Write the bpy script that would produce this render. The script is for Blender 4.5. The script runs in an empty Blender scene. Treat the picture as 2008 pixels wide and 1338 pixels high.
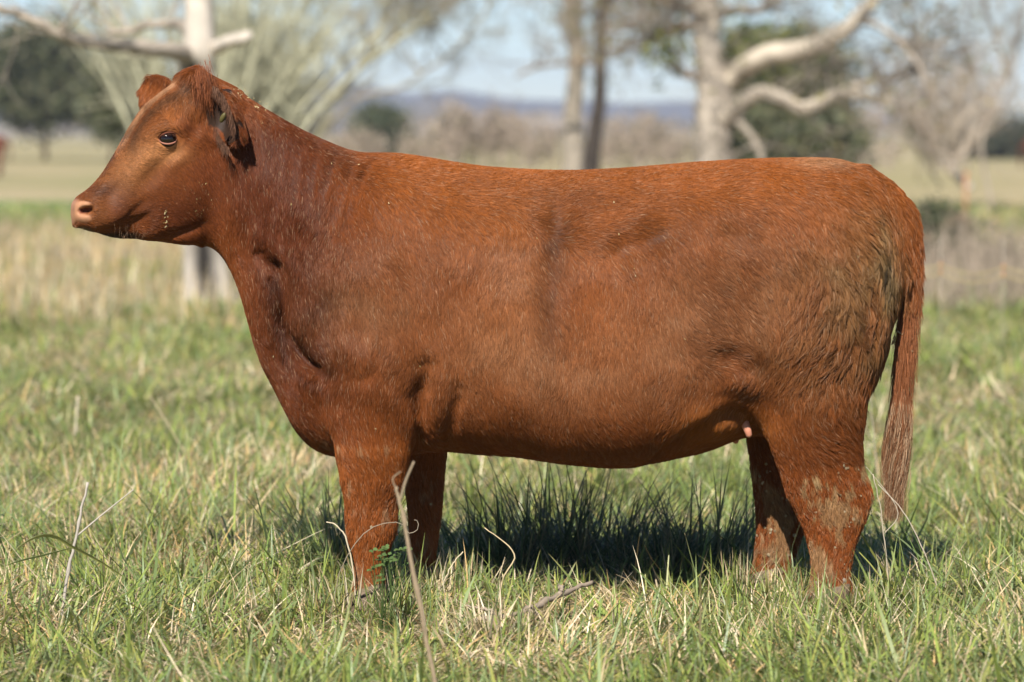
import bpy, math, random
import numpy as np
from mathutils import Vector

# ------------------------------------------------------------------ camera, sky, sun, exposure
scene = bpy.context.scene
COL = scene.collection
CAM_Y, CAM_Z, FPX = -9.0, 1.37, 6093.0
PITCH = math.atan((669.0 - 260.0) / FPX)

cam_data = bpy.data.cameras.new("camera")
cam = bpy.data.objects.new("camera", cam_data)
COL.objects.link(cam)
cam.location = (0, CAM_Y, CAM_Z)
cam.rotation_euler = (math.pi / 2 - PITCH, 0, 0)
cam_data.sensor_width = 36.0
cam_data.lens = 36.0 * FPX / 2008.0
cam_data.clip_start = 0.1
cam_data.clip_end = 20000.0
cam_data.dof.use_dof = True
cam_data.dof.focus_distance = 8.78
cam_data.dof.aperture_fstop = 2.6
scene.camera = cam

SUN_EL, SUN_AZ = math.radians(43), math.radians(13)     # azimuth: towards the left of straight behind the camera
sun_dir = Vector((-math.sin(SUN_AZ) * math.cos(SUN_EL), -math.cos(SUN_AZ) * math.cos(SUN_EL), math.sin(SUN_EL)))
world = bpy.data.worlds.new("World")
scene.world = world
world.use_nodes = True
wn = world.node_tree
wn.nodes.clear()
sky = wn.nodes.new("ShaderNodeTexSky")
sky.sky_type = 'NISHITA'
sky.sun_disc = False
sky.sun_elevation = SUN_EL
sky.sun_rotation = math.atan2(sun_dir.x, sun_dir.y)
sky.air_density = 1.0
sky.dust_density = 0.0
sky.altitude = 1500
sky.ozone_density = 4.0
bg = wn.nodes.new("ShaderNodeBackground")
bg.inputs[1].default_value = 0.064
wo = wn.nodes.new("ShaderNodeOutputWorld")
wn.links.new(sky.outputs[0], bg.inputs[0])
wn.links.new(bg.outputs[0], wo.inputs[0])

sun_data = bpy.data.lights.new("sun", 'SUN')
sun_data.energy = 5.0
sun_data.angle = math.radians(0.5)
sun_data.color = (1.0, 0.94, 0.85)
sun = bpy.data.objects.new("sun", sun_data)
COL.objects.link(sun)
sun.rotation_euler = (-sun_dir).to_track_quat('-Z', 'Y').to_euler()
sun.location = (-4, -12, 12)

vs = scene.view_settings
scene.display_settings.display_device = 'sRGB'
vs.view_transform = 'Standard'
vs.look = 'None'
vs.exposure = 0.95
vs.gamma = 1.0
vs.use_curve_mapping = False
scene.cycles.max_bounces = 8
scene.cycles.transparent_max_bounces = 8
scene.cycles.volume_bounces = 0
scene.cycles_curves.shape = 'RIBBONS'
scene.cycles.sample_clamp_indirect = 6.0

rng = np.random.default_rng(7)
random.seed(7)

# ------------------------------------------------------------------ helpers
def P(px, py, Y=0.0):
    """photo pixel -> world point on the vertical plane at depth Y"""
    px = np.asarray(px, float); py = np.asarray(py, float)
    r = (px - 1004.0) / FPX; u = (669.0 - py) / FPX
    dy = math.cos(PITCH) + u * math.sin(PITCH)
    dz = -math.sin(PITCH) + u * math.cos(PITCH)
    t = (np.asarray(Y, float) - CAM_Y) / dy
    return r * t, np.asarray(Y, float) + 0 * t, CAM_Z + dz * t

def P3(px, py, Y=0.0):
    x, y, z = P(px, py, Y)
    return np.array([float(x), float(y), float(z)])

def G(px, d):
    """ground point at camera distance d seen at pixel column px"""
    return np.array([(px - 1004.0) / FPX * d, CAM_Y + d, 0.0])

def proj(p):
    """world points -> photo pixels"""
    x = p[:, 0]; y = p[:, 1] - CAM_Y; z = p[:, 2] - CAM_Z
    fw = y * math.cos(PITCH) - z * math.sin(PITCH)
    up = y * math.sin(PITCH) + z * math.cos(PITCH)
    return 1004 + FPX * x / fw, 669 - FPX * up / fw

def tag(o, label=None, cat=None, group=None, kind=None):
    if label: o["label"] = label
    if cat: o["category"] = cat
    if group: o["group"] = group
    if kind: o["kind"] = kind
    return o

def empty(name, loc):
    o = bpy.data.objects.new(name, None)
    o.location = [float(v) for v in loc]
    o.empty_display_size = 0.2
    COL.objects.link(o)
    return o

def link(o, parent=None):
    COL.objects.link(o)
    if parent is not None:
        o.parent = parent
        o.matrix_parent_inverse.identity()
        o.location = o.location - parent.location
    return o

def mesh_np(name, V, F, mat, parent=None, smooth=True, cols=None):
    """V (n,3); F list of (m,k) int arrays; the mesh stands in world coordinates relative to its parent"""
    V = np.asarray(V, np.float32)
    if not isinstance(F, list): F = [F]
    F = [np.asarray(f, np.int32) for f in F if len(f)]
    me = bpy.data.meshes.new(name)
    me.vertices.add(len(V)); me.vertices.foreach_set("co", V.ravel())
    nl = sum(f.size for f in F); nf = sum(len(f) for f in F)
    me.loops.add(nl); me.polygons.add(nf)
    me.loops.foreach_set("vertex_index", np.concatenate([f.ravel() for f in F]))
    tot = np.concatenate([np.full(len(f), f.shape[1], np.int32) for f in F])
    st = np.zeros(nf, np.int32); st[1:] = np.cumsum(tot)[:-1]
    me.polygons.foreach_set("loop_start", st)
    try: me.polygons.foreach_set("loop_total", tot)
    except Exception: pass
    me.update(calc_edges=True)
    if smooth: me.polygons.foreach_set("use_smooth", np.ones(nf, bool))
    if cols is not None:
        a = me.attributes.new("Col", 'FLOAT_COLOR', 'POINT')
        c = np.ones((len(V), 4), np.float32); c[:, :3] = cols
        a.data.foreach_set("color", c.ravel())
    if mat is not None: me.materials.append(mat)
    return link(bpy.data.objects.new(name, me), parent)

class MB:
    """collects tubes and polygons for one mesh"""
    def __init__(s): s.v = []; s.q = []; s.t = []; s.n = 0; s.c = []
    def add(s, V, q=None, t=None, c=None):
        V = np.asarray(V, float)
        if q is not None and len(q): s.q.append(np.asarray(q, int) + s.n)
        if t is not None and len(t): s.t.append(np.asarray(t, int) + s.n)
        s.v.append(V); s.n += len(V)
        if c is not None: s.c.append(np.broadcast_to(np.asarray(c, float), (len(V), 3)))
    def tube(s, pts, rad, sides=6, c=None, cap=True, squash=None):
        pts = np.asarray(pts, float); rad = np.broadcast_to(np.asarray(rad, float), (len(pts),))
        tan = np.gradient(pts, axis=0); tan /= np.linalg.norm(tan, axis=1)[:, None] + 1e-9
        ref = np.array([0.31, 0.87, 0.38]) if abs(tan[:, 1]).mean() < .8 else np.array([1, .1, .2])
        a = np.cross(tan, ref); a /= np.linalg.norm(a, axis=1)[:, None] + 1e-9
        b = np.cross(tan, a)
        ang = np.linspace(0, 2 * np.pi, sides, endpoint=False)
        V = pts[:, None] + rad[:, None, None] * (np.cos(ang)[None, :, None] * a[:, None] + np.sin(ang)[None, :, None] * b[:, None])
        n = len(pts)
        i = np.arange(n - 1)[:, None] * sides; j = np.arange(sides)[None, :]; k = (j + 1) % sides
        q = np.stack([i + j, i + k, i + sides + k, i + sides + j], -1).reshape(-1, 4)
        V = V.reshape(-1, 3); t = None
        if cap:
            V = np.vstack([V, pts[:1], pts[-1:]])
            j = np.arange(sides); k = (j + 1) % sides
            t = np.vstack([np.stack([k, j, np.full(sides, n * sides)], -1),
                           np.stack([(n - 1) * sides + j, (n - 1) * sides + k, np.full(sides, n * sides + 1)], -1)])
        s.add(V, q, t, c)
    def build(s, name, mat, parent=None, smooth=True):
        V = np.vstack(s.v)
        if parent is not None: pass
        F = []
        if s.q: F.append(np.vstack(s.q))
        if s.t: F.append(np.vstack(s.t))
        return mesh_np(name, V, F, mat, parent, smooth, np.vstack(s.c) if s.c else None)

def spline(pts, n):
    """Catmull-Rom through pts (k,d) sampled at n points"""
    p = np.asarray(pts, float); k = len(p)
    if k == 2: 
        t = np.linspace(0, 1, n)[:, None]; return p[0] * (1 - t) + p[1] * t
    e = np.vstack([2 * p[0] - p[1], p, 2 * p[-1] - p[-2]])
    u = np.linspace(0, k - 1 - 1e-6, n); i = u.astype(int); f = (u - i)[:, None]
    a, b, c, d = e[i], e[i + 1], e[i + 2], e[i + 3]
    return .5 * (2 * b + (c - a) * f + (2 * a - 5 * b + 4 * c - d) * f ** 2 + (3 * b - a - 3 * c + d) * f ** 3)

def vnoise(p, seed=0):
    """smooth value noise in [-1,1] for points (n,2) or (n,3)"""
    p = np.asarray(p, float)
    if p.shape[1] == 2: p = np.hstack([p, np.zeros((len(p), 1))])
    i = np.floor(p).astype(np.int64); f = p - i; f = f * f * (3 - 2 * f)
    def h(a, b, c):
        n = (a * 374761393 + b * 668265263 + c * 2147483647 + seed * 1274126177) & 0xffffffff
        n = ((n ^ (n >> 13)) * 1274126177) & 0xffffffff
        n = ((n ^ (n >> 16)) * 2246822519) & 0xffffffff
        return ((n ^ (n >> 15)) & 0xffff) / 32767.5 - 1
    r = 0
    for a in (0, 1):
        for b in (0, 1):
            for c in (0, 1):
                w = (f[:, 0] if a else 1 - f[:, 0]) * (f[:, 1] if b else 1 - f[:, 1]) * (f[:, 2] if c else 1 - f[:, 2])
                r = r + w * h(i[:, 0] + a, i[:, 1] + b, i[:, 2] + c)
    return r

def sstep(a, b, x):
    t = np.clip((x - a) / (b - a), 0, 1); return t * t * (3 - 2 * t)

# ------------------------------------------------------------------ materials
def new_mat(name):
    m = bpy.data.materials.new(name); m.use_nodes = True
    nt = m.node_tree
    return m, nt, nt.nodes["Principled BSDF"]

def noise_mat(name, c1, c2, scale=4.0, rough=0.85, bump=0.3, detail=6, spec=0.2, c3=None, stretch=(1, 1, 1), bdist=0.02):
    m, nt, b = new_mat(name)
    tc = nt.nodes.new("ShaderNodeTexCoord"); mp = nt.nodes.new("ShaderNodeMapping")
    mp.inputs["Scale"].default_value = stretch
    nz = nt.nodes.new("ShaderNodeTexNoise"); nz.inputs["Scale"].default_value = scale; nz.inputs["Detail"].default_value = detail
    nz.inputs["Roughness"].default_value = 0.65
    cr = nt.nodes.new("ShaderNodeValToRGB")
    cr.color_ramp.elements[0].position = 0.32; cr.color_ramp.elements[0].color = (*c1, 1)
    cr.color_ramp.elements[1].position = 0.66; cr.color_ramp.elements[1].color = (*c2, 1)
    if c3:
        e = cr.color_ramp.elements.new(0.5); e.color = (*c3, 1)
    nt.links.new(tc.outputs["Object"], mp.inputs[0]); nt.links.new(mp.outputs[0], nz.inputs["Vector"])
    nt.links.new(nz.outputs[0], cr.inputs[0]); nt.links.new(cr.outputs[0], b.inputs["Base Color"])
    b.inputs["Roughness"].default_value = rough
    b.inputs["Specular IOR Level"].default_value = spec
    if bump:
        bp = nt.nodes.new("ShaderNodeBump"); bp.inputs["Strength"].default_value = bump; bp.inputs["Distance"].default_value = bdist
        nt.links.new(nz.outputs[0], bp.inputs["Height"]); nt.links.new(bp.outputs[0], b.inputs["Normal"])
    return m

def attr_mat(name, rough=0.6, spec=0.3, transl=0.0, noise=0.0, nscale=30.0):
    """colour from the mesh's own Col attribute, optional translucency for thin leaves"""
    m, nt, b = new_mat(name)
    at = nt.nodes.new("ShaderNodeAttribute"); at.attribute_name = "Col"
    src = at.outputs["Color"]
    if noise:
        nz = nt.nodes.new("ShaderNodeTexNoise"); nz.inputs["Scale"].default_value = nscale; nz.inputs["Detail"].default_value = 5
        mr = nt.nodes.new("ShaderNodeMapRange"); mr.inputs[3].default_value = 1 - noise; mr.inputs[4].default_value = 1 + noise
        mx = nt.nodes.new("ShaderNodeVectorMath"); mx.operation = 'SCALE'
        tc = nt.nodes.new("ShaderNodeTexCoord"); nt.links.new(tc.outputs["Object"], nz.inputs["Vector"])
        nt.links.new(nz.outputs[0], mr.inputs[0]); nt.links.new(src, mx.inputs[0]); nt.links.new(mr.outputs[0], mx.inputs["Scale"])
        src = mx.outputs[0]
    nt.links.new(src, b.inputs["Base Color"])
    b.inputs["Roughness"].default_value = rough; b.inputs["Specular IOR Level"].default_value = spec
    if transl:
        tr = nt.nodes.new("ShaderNodeBsdfTranslucent"); mix = nt.nodes.new("ShaderNodeMixShader")
        mix.inputs[0].default_value = transl
        nt.links.new(src, tr.inputs[0]); nt.links.new(b.outputs[0], mix.inputs[1]); nt.links.new(tr.outputs[0], mix.inputs[2])
        nt.links.new(mix.outputs[0], nt.nodes["Material Output"].inputs[0])
    return m
# ------------------------------------------------------------------ the setting
m_ground, nt, bs = new_mat("pasture_soil")
tc = nt.nodes.new("ShaderNodeTexCoord")
def n_noise(scale, detail=5, rough=.6, stretch=(1, 1, 1)):
    mp = nt.nodes.new("ShaderNodeMapping"); mp.inputs["Scale"].default_value = stretch
    nz = nt.nodes.new("ShaderNodeTexNoise"); nz.inputs["Scale"].default_value = scale; nz.inputs["Detail"].default_value = detail; nz.inputs["Roughness"].default_value = rough
    nt.links.new(tc.outputs["Object"], mp.inputs[0]); nt.links.new(mp.outputs[0], nz.inputs["Vector"]); return nz.outputs[0]
def n_ramp(src, stops):
    cr = nt.nodes.new("ShaderNodeValToRGB"); e = cr.color_ramp.elements
    while len(e) < len(stops): e.new(.5)
    for k, (p, c) in enumerate(stops): e[k].position = p; e[k].color = (*c, 1)
    nt.links.new(src, cr.inputs[0]); return cr.outputs[0]
def n_mix(fac, a, b):
    mx = nt.nodes.new("ShaderNodeMix"); mx.data_type = 'RGBA'
    if isinstance(fac, float): mx.inputs[0].default_value = fac
    else: nt.links.new(fac, mx.inputs[0])
    for s, i in ((a, 6), (b, 7)):
        if isinstance(s, tuple): mx.inputs[i].default_value = (*s, 1)
        else: nt.links.new(s, mx.inputs[i])
    return mx.outputs[2]
def n_band(src, a, b, c, d):
    o = []
    for lo, hi, inv in ((a, b, 0), (c, d, 1)):
        mr = nt.nodes.new("ShaderNodeMapRange"); mr.interpolation_type = 'SMOOTHSTEP'
        mr.inputs[1].default_value = lo; mr.inputs[2].default_value = hi; mr.inputs[3].default_value = inv; mr.inputs[4].default_value = 1 - inv
        nt.links.new(src, mr.inputs[0]); o.append(mr.outputs[0])
    mu = nt.nodes.new("ShaderNodeMath"); mu.operation = 'MULTIPLY'; nt.links.new(o[0], mu.inputs[0]); nt.links.new(o[1], mu.inputs[1]); return mu.outputs[0]
fine = n_ramp(n_noise(9.0, 8, .7), [(.3, (.10, .10, .042)), (.5, (.22, .20, .10)), (.72, (.36, .29, .17))])
broad = n_ramp(n_noise(.14, 5, .6, (1, .45, 1)), [(.32, (.20, .195, .085)), (.52, (.29, .245, .135)), (.72, (.36, .29, .18))])
sep = nt.nodes.new("ShaderNodeSeparateXYZ"); nt.links.new(tc.outputs["Object"], sep.inputs[0])
far_mask = n_band(sep.outputs[1], 8, 26, 1e5, 1.1e5)
col = n_mix(far_mask, fine, broad)
wob = nt.nodes.new("ShaderNodeMath"); wob.operation = 'MULTIPLY_ADD'; nt.links.new(n_noise(.12, 3), wob.inputs[0]); wob.inputs[1].default_value = 7.0; nt.links.new(sep.outputs[1], wob.inputs[2])
left = n_band(sep.outputs[0], -60, -50, 0, 3)
green = nt.nodes.new("ShaderNodeMath"); green.operation = 'MULTIPLY'; nt.links.new(n_band(wob.outputs[0], 44, 47, 55, 58), green.inputs[0]); nt.links.new(left, green.inputs[1])
col = n_mix(green.outputs[0], col, (.115, .190, .062))
dry = n_band(wob.outputs[0], 27, 29, 40, 44)
col = n_mix(dry, col, (.235, .180, .120))
nt.links.new(col, bs.inputs["Base Color"]); bs.inputs["Roughness"].default_value = .95; bs.inputs["Specular IOR Level"].default_value = .1
bp = nt.nodes.new("ShaderNodeBump"); bp.inputs["Strength"].default_value = .8; bp.inputs["Distance"].default_value = .02
nt.links.new(n_noise(30, 6), bp.inputs["Height"]); nt.links.new(bp.outputs[0], bs.inputs["Normal"])

def ground_z(x, y):
    """soft hummocks near the cow; flat under her feet and far away"""
    p = np.stack([np.asarray(x, float), np.asarray(y, float)], 1)
    h = .022 * vnoise(p / .55, 3) + .03 * vnoise(p / 1.7, 4)
    return h * sstep(60, 30, np.abs(p[:, 1])) - .006
ys = np.concatenate([np.linspace(-12, -3, 10)[:-1], np.linspace(-3, 6, 76)[:-1], np.linspace(6, 40, 70)[:-1], np.geomspace(40, 3300, 40)])
xs = np.concatenate([-np.geomspace(1600, 9, 26)[:-1], np.linspace(-9, 9, 120), np.geomspace(9, 1600, 26)[1:]])
GXX, GYY = np.meshgrid(xs, ys, indexing='ij')
gv = np.stack([GXX.ravel(), GYY.ravel(), ground_z(GXX.ravel(), GYY.ravel())], 1)
i_ = np.arange(len(xs) - 1)[:, None] * len(ys) + np.arange(len(ys) - 1)[None, :]
gq = np.stack([i_, i_ + len(ys), i_ + len(ys) + 1, i_ + 1], -1).reshape(-1, 4)
g = mesh_np("ground", gv, gq, m_ground); tag(g, kind="structure")

# hills, inside the air
m_hill_near = noise_mat("valley_fields", (.10, .085, .055), (.30, .24, .17), scale=.016, stretch=(1, .35, 1), bump=0, c3=(.16, .13, .085))
m_hill_far = noise_mat("wooded_ridge", (.07, .065, .06), (.13, .115, .10), scale=.02, bump=0)
def ridge(name, d, depth, prof, mat, seed, rough):
    nx, ny = 160, 14
    X = np.linspace(-.30 * d, .30 * d, nx); pxs = 1004 + X / d * FPX
    h = np.interp(pxs, [p[0] for p in prof], [p[1] for p in prof]) / FPX * d + 0
    vx, vy = np.meshgrid(X, np.linspace(0, 1, ny), indexing='ij')
    hh = h[:, None] * np.sin(np.clip(vy, 0, 1) * math.pi) ** .8
    n = vnoise(np.stack([vx.ravel() / (d * .012), vy.ravel() * 5], 1), seed).reshape(vx.shape)
    Z = hh * (1 + rough * n) - .3
    V = np.stack([vx.ravel(), (d + CAM_Y + (vy - .5) * depth).ravel(), Z.ravel()], 1)
    i = np.arange(nx - 1)[:, None] * ny + np.arange(ny - 1)[None, :]
    q = np.stack([i, i + ny, i + ny + 1, i + 1], -1).reshape(-1, 4)
    return tag(mesh_np(name, V, q, mat), kind="structure")
ridge("hill", 2500, 700, [(-400, 70), (200, 80), (450, 95), (640, 112), (720, 100), (800, 78), (900, 84), (1000, 70), (1100, 66), (1250, 60), (1400, 62), (1600, 66), (1720, 50), (1850, 20), (2000, 14), (2500, 30)], m_hill_far, 2, .07)
ridge("hill", 1500, 420, [(-400, 30), (100, 40), (300, 44), (600, 48), (760, 52), (900, 46), (1100, 42), (1400, 30), (1700, 30), (1850, 10), (2400, 10)], m_hill_near, 6, .10)

# the air
hb = MB()
c8 = np.array([(x, y, z) for x in (-1700, 1700) for y in (-14, 3380) for z in (-1.3, 75)], float)
hb.add(c8, [(0, 1, 3, 2), (4, 6, 7, 5), (0, 4, 5, 1), (2, 3, 7, 6), (0, 2, 6, 4), (1, 5, 7, 3)])
m_haze = bpy.data.materials.new("air"); m_haze.use_nodes = True
hn = m_haze.node_tree; hn.nodes.clear()
ho = hn.nodes.new("ShaderNodeOutputMaterial"); hv = hn.nodes.new("ShaderNodeVolumePrincipled")
hv.inputs["Density"].default_value = .00028
hv.inputs["Color"].default_value = (.62, .72, .95, 1)
hv.inputs["Anisotropy"].default_value = .1
hn.links.new(hv.outputs[0], ho.inputs["Volume"])
hz = hb.build("haze", m_haze, smooth=False); tag(hz, kind="stuff")

# ------------------------------------------------------------------ trees
m_bark = attr_mat("bark", rough=.9, spec=.1, noise=.75, nscale=3.6)
m_leaf = attr_mat("leaf", rough=.55, spec=.25, transl=.25)
PALE, GREY, BROWN, DARK, HOLLOW_DARK = (.42, .375, .32), (.28, .24, .195), (.17, .125, .082), (.042, .034, .028), (.018, .016, .015)
OLIVE = (.40, .39, .27)

def limb(mb, pts, d, c, sides=9, n=None, wig=.0, dy=0.0):
    """a limb through photo pixels (px, py, radius px) standing d metres away; returns its world path and radii"""
    k = len(pts); n = n or 5 * k
    A = np.array([list(P3(p[0], p[1], d + CAM_Y + (p[3] if len(p) > 3 else 0.0) + dy)) + [p[2] / FPX * d] for p in pts])
    S = spline(A, n)
    if wig: S[1:-1, :3] += rng.normal(0, wig, (n - 2, 3))
    S[:, 3] = np.maximum(S[:, 3], .004)
    mb.tube(S[:, :3], S[:, 3], sides, c)
    return S[:, :3], S[:, 3]

def grow(mb, p, dirn, L, r, depth, c, kids=4, spread=.75, up=.15, wig=.18, shrink=.62, droop=0.0, leafpts=None):
    n = 5
    pts = [np.array(p, float)]; v = np.array(dirn, float); v /= np.linalg.norm(v)
    for k in range(n - 1):
        v = v + rng.normal(0, wig, 3) + np.array([0, 0, up - droop * k / n]); v /= np.linalg.norm(v)
        pts.append(pts[-1] + v * L / (n - 1))
    pts = np.array(pts)
    mb.tube(pts, np.linspace(r, r * .55, n), 4 if depth < 2 else 5, c, cap=False)
    if leafpts is not None and depth <= 1: leafpts.extend(pts[1:])
    if depth <= 0: return
    for k in range(kids):
        t = rng.uniform(.3, 1.0); i = min(int(t * (n - 1)), n - 2); q = pts[i] + (pts[i + 1] - pts[i]) * (t * (n - 1) - i)
        dv = pts[i + 1] - pts[i]; dv /= np.linalg.norm(dv)
        nd = dv + rng.normal(0, spread, 3); 
        grow(mb, q, nd, L * shrink * rng.uniform(.7, 1.2), r * .55, depth - 1, c, kids, spread, up, wig, shrink, droop, leafpts)

def twigs(mb, path, rad, n, L, c, depth=2, lo=.2, kids=4, up=.1, spread=.8, r=None, droop=0, leafpts=None):
    for _ in range(n):
        t = rng.uniform(lo, 1) * (len(path) - 1.001); i = int(t); q = path[i] + (path[i + 1] - path[i]) * (t - i)
        d = rng.normal(0, 1, 3); d[2] = abs(d[2]) * .8 + .1; d += (path[i + 1] - path[i]) / np.linalg.norm(path[i + 1] - path[i]) * .6
        grow(mb, q, d, L * rng.uniform(.6, 1.3), r or max(rad[i] * .3, .01), depth, c, kids, spread, up, droop=droop, leafpts=leafpts)

def leaves(mb, centres, n, size, cols, spread):
    """leaf-sized quads scattered round the centres"""
    C = np.asarray(centres); k = rng.integers(0, len(C), n)
    pos = C[k] + rng.normal(0, 1, (n, 3)) * spread
    a = rng.normal(0, 1, (n, 3)); a /= np.linalg.norm(a, axis=1)[:, None]
    b = np.cross(a, rng.normal(0, 1, (n, 3))); b /= np.linalg.norm(b, axis=1)[:, None]
    s = size * rng.uniform(.6, 1.4, n)[:, None]
    V = np.stack([pos - a * s, pos + b * s * .55, pos + a * s, pos - b * s * .55], 1).reshape(-1, 3)
    q = np.arange(n * 4).reshape(-1, 4)
    cc = np.asarray(cols)[rng.integers(0, len(cols), n)] * rng.uniform(.7, 1.25, n)[:, None]
    mb.add(V, q, None, np.repeat(cc, 4, 0))

def crown_points(centres_px, d, rpx, n):
    """clump centres inside a set of photo-sized ellipsoids (px, py, rx, ry)"""
    out = []
    for (a, b, rx, ry) in centres_px:
        c = P3(a, b, d + CAM_Y); sx, sz = rx / FPX * d, ry / FPX * d
        m = rng.normal(0, 1, (n, 3)); m /= np.linalg.norm(m, axis=1)[:, None]; m *= rng.uniform(.35, 1, n)[:, None] ** .5
        out.append(c + m * np.array([sx, sx, sz]))
    return np.vstack(out)

# the pale dead tree behind the cow's head
t = tag(empty("dead_tree", G(398, 25)), "bleached dead tree with a dark hollow rising behind the cow's head", "tree")
mb = MB(); d = 25
tp, tr = limb(mb, [(408, 606, 66), (405, 575, 54), (402, 520, 48), (398, 430, 44), (392, 300, 42), (386, 200, 40), (383, 135, 40), (390, 90, 33), (391, 0, 27), (394, -110, 24), (400, -260, 15)], d, PALE, 14, 40)
V = mb.v[0]; ctr = np.repeat(np.vstack([tp]), 14, 0)
qx, qy = proj(V[:40 * 14]); facing = V[:40 * 14, 1] < ctr[:, 1] + .02
hol = np.exp(-((qx - 370) / 30) ** 2 - ((qy - 146) / 22) ** 2) + 1.2 * np.exp(-((qx - 400) / 30) ** 2 - ((qy - 520) / 62) ** 2)
hol = np.clip(hol * 2.2, 0, 1) * facing
V[:40 * 14] += (ctr - V[:40 * 14]) * (hol * .75)[:, None]
cc = np.tile(np.array(PALE), (len(V), 1)); cc[:40 * 14] = cc[:40 * 14] * (1 - hol[:, None]) + np.array(HOLLOW_DARK) * hol[:, None]  # bark colour goes near-black inside the hollows
mb.c[0] = cc
mb.build("trunk", m_bark, t)
mb = MB(); p1, r1 = limb(mb, [(374, 106, 20), (335, 100, 17, -.3), (270, 90, 15, -.5), (205, 86, 13, -.7), (160, 82, 12, -.8), (125, 70, 10, -.9), (80, 46, 9, -1), (35, 28, 8, -1), (0, 15, 8, -1), (-60, -20, 6, -1)], d, GREY, 9, 40, .008)
twigs(mb, p1, r1, 8, .9, GREY, 2, .4); mb.build("limb", m_bark, t)
mb = MB(); p1, r1 = limb(mb, [(396, 112, 24), (420, 96, 15), (450, 82, 13, -.2), (482, 72, 12, -.3), (488, 71, 9, -.3)], d, PALE, 9, 20, .004); mb.build("limb", m_bark, t)
mb = MB(); p1, r1 = limb(mb, [(385, 60, 14), (330, 48, 9, .4), (270, 55, 8, .6), (210, 68, 7, .7)], d, GREY, 7, 20, .01); twigs(mb, p1, r1, 6, .8, GREY, 2, .3); mb.build("limb", m_bark, t)

# the many-stemmed shrub fanning out behind it
t = tag(empty("shrub", G(420, 44)), "leafless olive shrub of many long stems fanning out behind the pale dead tree", "shrub")
mb = MB(); tw = MB(); d = 44
for k in range(130):
    u = rng.uniform(-1, 1); b = G(420 + u * 60 + rng.normal(0, 20), d) + np.array([0, rng.uniform(-1.2, 1.2), 0])
    lean = u * .62 + rng.normal(0, .14); L = rng.uniform(2.6, 4.4) * (1 - .18 * abs(lean))
    s = np.linspace(0, 1, 9)
    ang = lean * (.35 + .9 * s) 
    step = np.stack([np.sin(ang), rng.normal(0, .12) + 0 * s, np.cos(ang)], 1) * L / 8
    pts = b + np.cumsum(step, 0) - step[0]
    c = np.array(OLIVE) * rng.uniform(.65, 1.25)
    mb.tube(pts, np.linspace(rng.uniform(.025, .05), .010, 9), 5, c, cap=False)
    twigs(tw, pts, np.full(9, .03), 5, .8, c * .9, 1, .3, 3, r=.010)
mb.build("stem", m_bark, t); tw.build("twig", m_bark, t)
cp = crown_points([(250, 200, 60, 60), (470, 160, 60, 50), (520, 210, 36, 46), (330, 230, 60, 40), (460, 90, 30, 40)], d + 3, 0, 40)
mb = MB(); leaves(mb, cp, 8500, .055, [(.075, .085, .042), (.12, .125, .07), (.05, .06, .03)], .20); mb.build("foliage", m_leaf, t)

def evergreen(label, lumps, d, n, cols, base_px, size=.13, group=None, nc=36, name="evergreen_tree"):
    t = tag(empty(name, G(base_px, d)), label, "tree", group)
    top = min(l[1] - l[3] * .3 for l in lumps)
    mb = MB()
    b = G(base_px, d); tpt = P3(base_px, top, d + CAM_Y)
    path = spline(np.array([b, b * .5 + tpt * .5 + rng.normal(0, .1, 3), tpt]), 8)
    rr = np.linspace(.02 * (tpt[2] + 1), .03, 8); mb.tube(path, rr, 7, BROWN)
    for l in lumps:
        q = P3(l[0], l[1], d + CAM_Y); s = path[rng.integers(2, 5)]
        mb.tube(spline(np.array([s, (s + q) / 2 + rng.normal(0, .15, 3), q]), 6), np.linspace(.06, .02, 6), 5, BROWN, cap=False)
    mb.build("trunk", m_bark, t)
    cp = crown_points(lumps, d, 0, nc)
    mb = MB(); leaves(mb, cp, n, size, cols, size * 3.2); mb.build("crown", m_leaf, t)
    return t
EG = [(.085, .098, .048), (.115, .125, .064), (.065, .075, .04), (.15, .14, .08)]
evergreen("broad dark evergreen at the left edge behind the dead limb", [(30, 120, 60, 60), (90, 90, 70, 45), (140, 130, 60, 60), (60, 170, 60, 40), (180, 170, 46, 50), (-60, 130, 70, 60), (110, 200, 60, 34), (60, 205, 40, 26)], 150, 16000, EG, 90, .17)
evergreen("narrow green tree hanging low between the shrub and the left field", [(215, 190, 32, 40), (222, 225, 16, 26), (255, 150, 40, 40)], 140, 5000, EG, 218, .15)
evergreen("small round green tree standing alone before the far hills", [(748, 250, 30, 26), (735, 262, 22, 18), (765, 262, 22, 18)], 170, 3600, [(.085, .10, .05), (.12, .125, .07), (.06, .075, .035)], 748, .17)
evergreen("dark leafy evergreen behind the limbs of the big grey tree", [(1520, 130, 70, 46), (1580, 110, 62, 46), (1600, 170, 62, 36), (1480, 200, 60, 60), (1560, 250, 66, 44), (1640, 265, 36, 26), (1450, 120, 34, 50)], 95, 15000, EG + [(.16, .17, .05)], 1530, .12)
evergreen("low dark bush at the foot of the big grey tree", [(1450, 250, 22, 28), (1470, 300, 40, 30), (1620, 262, 34, 24), (1590, 300, 34, 24)], 70, 4500, EG, 1500, .09, name="evergreen_bush")

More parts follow.
